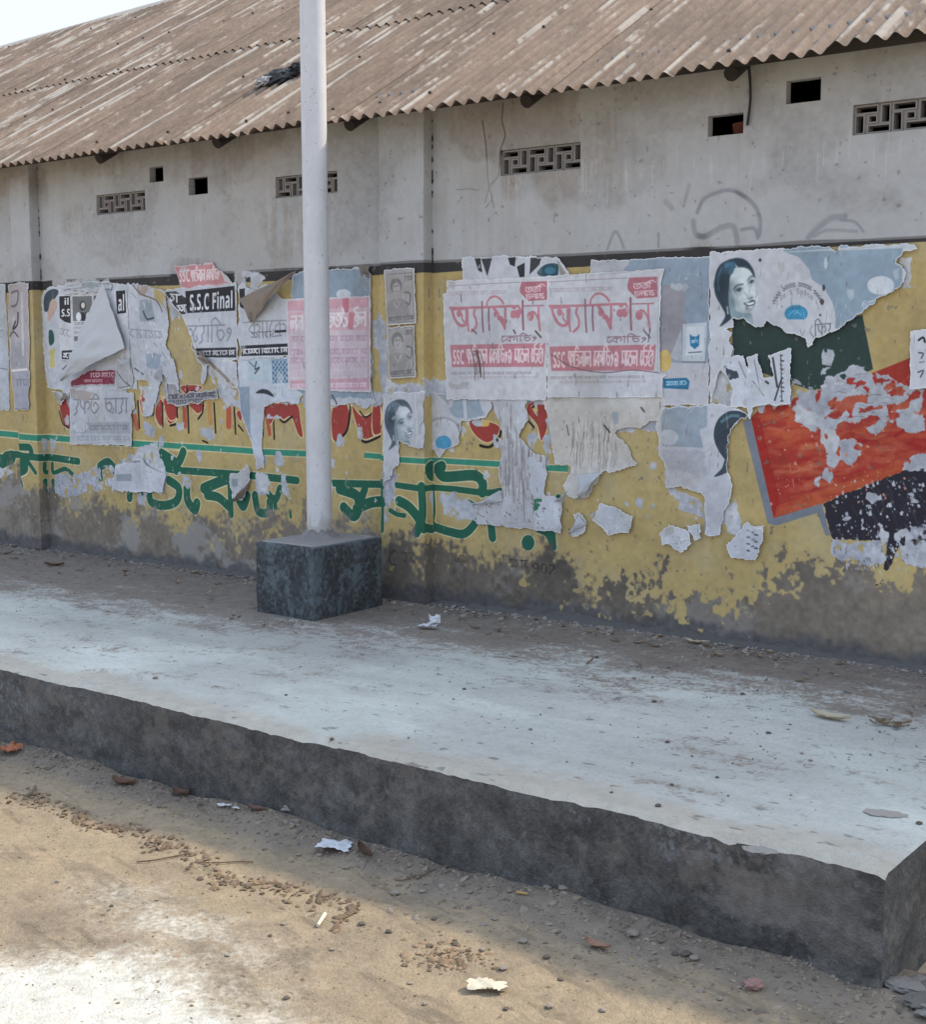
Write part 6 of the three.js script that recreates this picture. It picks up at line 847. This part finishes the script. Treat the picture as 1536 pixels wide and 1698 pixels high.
// pebbles one can pick out, in three groups
const pebs = [0, 1, 2, 3].map((k) => stoneGeo(0.012, 70 + k, 1));
const peb = (x, y, on, s, mat, label, group, k) => { const m = mesh('pebble', pebs[k & 3], mat); top('pebble', m); tag(m, label, 'pebble', group); place(m, x, y, on, 0.004 * s); m.scale.setScalar(s * 0.8); m.rotation.y = k * 1.7; };
[[257, 1127, 1.1], [770, 1143, 0.7], [1275, 1216, 0.8], [880, 1210, 0.7], [1107, 1231, 0.8], [1085, 1165, 0.9], [1345, 1262, 0.7], [1115, 1302, 0.6], [1092, 1338, 0.9], [600, 1086, 0.7], [1525, 1367, 0.9], [1190, 1290, 0.6], [1388, 1122, 1.1], [1232, 1150, 0.9], [990, 1090, 0.9], [1052, 1125, 0.8], [550, 1227, 0.8], [474, 1155, 0.6], [1330, 1250, 0.6], [1015, 1314, 0.5]].forEach(([x, y, s], k) => peb(x, y, 'plat', s, k % 3 ? darkStone : stoneM, 'small dark pebble on the pale cement platform', 'pebbles on the platform', k));
[[935, 1496, 1.8], [955, 1500, 1.2], [908, 1492, 1.1], [985, 1492, 1.2], [1025, 1512, 1.1], [1072, 1527, 1.2], [1100, 1525, 1.5], [1117, 1533, 1.7], [1134, 1530, 1.3], [1050, 1558, 1.8], [1138, 1588, 1.4], [1152, 1596, 1.2], [1270, 1582, 1.3], [1300, 1588, 1.2], [868, 1562, 1.3], [835, 1608, 1.1], [907, 1590, 1], [655, 1482, 1.4], [700, 1480, 1.0], [332, 1340, 0.9], [575, 1440, 1.0], [495, 1418, 0.8], [585, 1392, 0.9], [845, 1490, 0.8], [1195, 1660, 0.8], [1120, 1586, 0.9], [820, 1528, 0.8], [780, 1485, 0.9], [1088, 1512, 1.0], [1110, 1518, 1.2]].forEach(([x, y, s], k) => peb(x, y, 'ground', s, k % 3 === 1 ? darkStone : stoneM, 'grey pebble among the stones along the foot of the kerb', 'pebbles along the kerb', k));
[[376, 1587, 0.7], [600, 1535, 1.0], [470, 1533, 0.7], [448, 1556, 0.6], [550, 1575, 0.7], [475, 1653, 0.8], [680, 1628, 0.7], [645, 1550, 0.9], [690, 1525, 0.9], [720, 1528, 0.8], [260, 1492, 0.7], [185, 1505, 0.6], [95, 1463, 0.7], [770, 1600, 0.8], [800, 1575, 0.9], [755, 1568, 0.8], [912, 1667, 1.0], [930, 1620, 0.8], [1000, 1672, 0.9], [840, 1670, 0.7], [705, 1665, 0.7]].forEach(([x, y, s], k) => peb(x, y, 'ground', s, k % 2 ? darkStone : stoneM, 'tiny dark pebble on the open sunlit dirt', 'pebbles on the sunlit dirt', k));
// uncountable crumbs
function crumbs(name, label, cat, n, pick, mats, seed, r0, r1) {
  const r = rng(seed), im = new THREE.InstancedMesh(stoneGeo(1, seed, 1), mats, n), o = new THREE.Object3D(), c = new THREE.Color(); im.name = name; im.castShadow = im.receiveShadow = true;
  for (let k = 0; k < n; k++) { const [x, y, z, s = 1] = pick(r); o.position.set(x, y, z); const e = lerp(r0, r1, r() * r()) * s; o.scale.set(e * (0.7 + 0.9 * r()), e * (0.5 + 0.5 * r()), e * (0.7 + 0.6 * r())); o.rotation.set(0.4 * r(), r() * 6.3, 0.4 * r()); o.updateMatrix(); im.setMatrixAt(k, o.matrix); const t = 0.55 + 0.75 * r(); c.setRGB(t, t * (0.92 + 0.08 * r()), t * (0.82 + 0.16 * r())); im.setColorAt(k, c); }
  im.userData.kind = 'stuff'; im.userData.label = label; im.userData.category = cat; top(name, im); return im;
}
const ridge = [[30, 1312], [75, 1332], [120, 1352], [160, 1368], [215, 1372], [250, 1398], [290, 1408], [350, 1440], [372, 1462], [430, 1468], [480, 1478], [535, 1490], [590, 1506], [575, 1524], [560, 1528]].map((q) => onGround(...q));
const onRidge = (r) => { const k = Math.floor(r() * (ridge.length - 1)), a = ridge[k].clone().lerp(ridge[k + 1], r()); const w = 0.026 * (r() + r() + r() - 1.5) * 2 * (0.5 + vn(k * 1.7, 3)); a.x += w * 0.4 + 0.02 * (r() - 0.5); a.z += w; return [a.x, groundHeight(a.x, a.z) + 0.003, a.z]; };
crumbs('soil_clods', 'brown crumbled soil ridge running along the edge of the shade', 'soil', 620, onRidge, M('#786653'), 5, 0.002, 0.013);
const patch = (x, y, w, h) => (r) => { const p = onGround(x + w * (r() + r() - 1), y + h * (r() + r() - 1)); return [p.x, groundHeight(p.x, p.z) + 0.002, p.z]; };
crumbs('soil_clods', 'brown crumbled soil heap on the sunlit dirt beside the cream paper', 'soil', 170, patch(745, 1588, 85, 28), M('#84705a'), 6, 0.002, 0.012);
crumbs('gravel', 'fine grey gravel and crumbs along the foot of the kerb', 'gravel', 3000, (r) => { const x = lerp(-5, -0.95, r()), z = KERB_Z + 0.015 + 0.30 * r() * r() * (x > -2.6 ? 1.3 : 0.8); return [x, groundHeight(x, z) + 0.001, z, 0.7 + 0.5 * r()]; }, M('#83796e'), 7, 0.0015, 0.011);
crumbs('grit', 'fine loose grit scattered over the dirt ground', 'grit', 2600, (r) => { const x = lerp(-4.8, -0.4, r()), z = lerp(KERB_Z, 4.2, r()); return [x, groundHeight(x, z) + 0.0005, z]; }, M('#83735d'), 8, 0.001, 0.006);
crumbs('plaster_flakes', 'flaked plaster and paper crumbs along the foot of the wall', 'debris', 3200, (r) => { const x = lerp(-8.4, -1.1, r()); let z = 0.02 + 0.7 * r() * r() * r(); if ((x > P2[0] - 0.02 && x < P2[1]) || (x > P1[0] && x < P1[1])) z += PIL; if (x > -4.72 && x < -4.28 && z > 0.18) z = 0.75 + 0.1 * r(); return [x, PLAT + 0.002, z, x > -4.3 && x < -2.6 && z < 0.2 ? 1.3 : 1]; }, M('#8b857f'), 9, 0.0015, 0.012);
crumbs('platform_grit', 'sparse grit on the cement platform', 'grit', 2000, (r) => { const x = lerp(-8, -1.1, r()), z = 0.3 + 1.8 * r() * (0.4 + 0.6 * r()); return [x, PLAT + 0.001, z]; }, M('#6f675f'), 10, 0.001, 0.005);
for (const [k, n] of [['leaf_litter', 170]]) {
  const r = rng(44), im = new THREE.InstancedMesh(leafGeo(1, 0.35, 0.3, 3), M('#7a6a58'), n), o = new THREE.Object3D(), c = new THREE.Color(); im.name = k; im.castShadow = im.receiveShadow = true;
  for (let i = 0; i < n; i++) { const x = lerp(-8, -1.2, r()), z = 0.06 + 0.9 * r() * r(); o.position.set(x, PLAT + 0.005, (x > -4.72 && x < -4.28 && z > 0.18) ? 0.8 + 0.15 * r() : z); o.scale.setScalar(0.02 + 0.05 * r() * r()); o.rotation.set(0.2 * r(), r() * 6.3, 0.2 * r()); o.updateMatrix(); im.setMatrixAt(i, o.matrix); const t = 0.5 + r(); c.setRGB(t, t * 0.97, t * 0.92); im.setColorAt(i, c); }
  im.userData.kind = 'stuff'; im.userData.label = 'tiny dry leaf and paper litter swept toward the wall'; im.userData.category = 'litter'; top(k, im);
}
renderer.render(scene, camera);
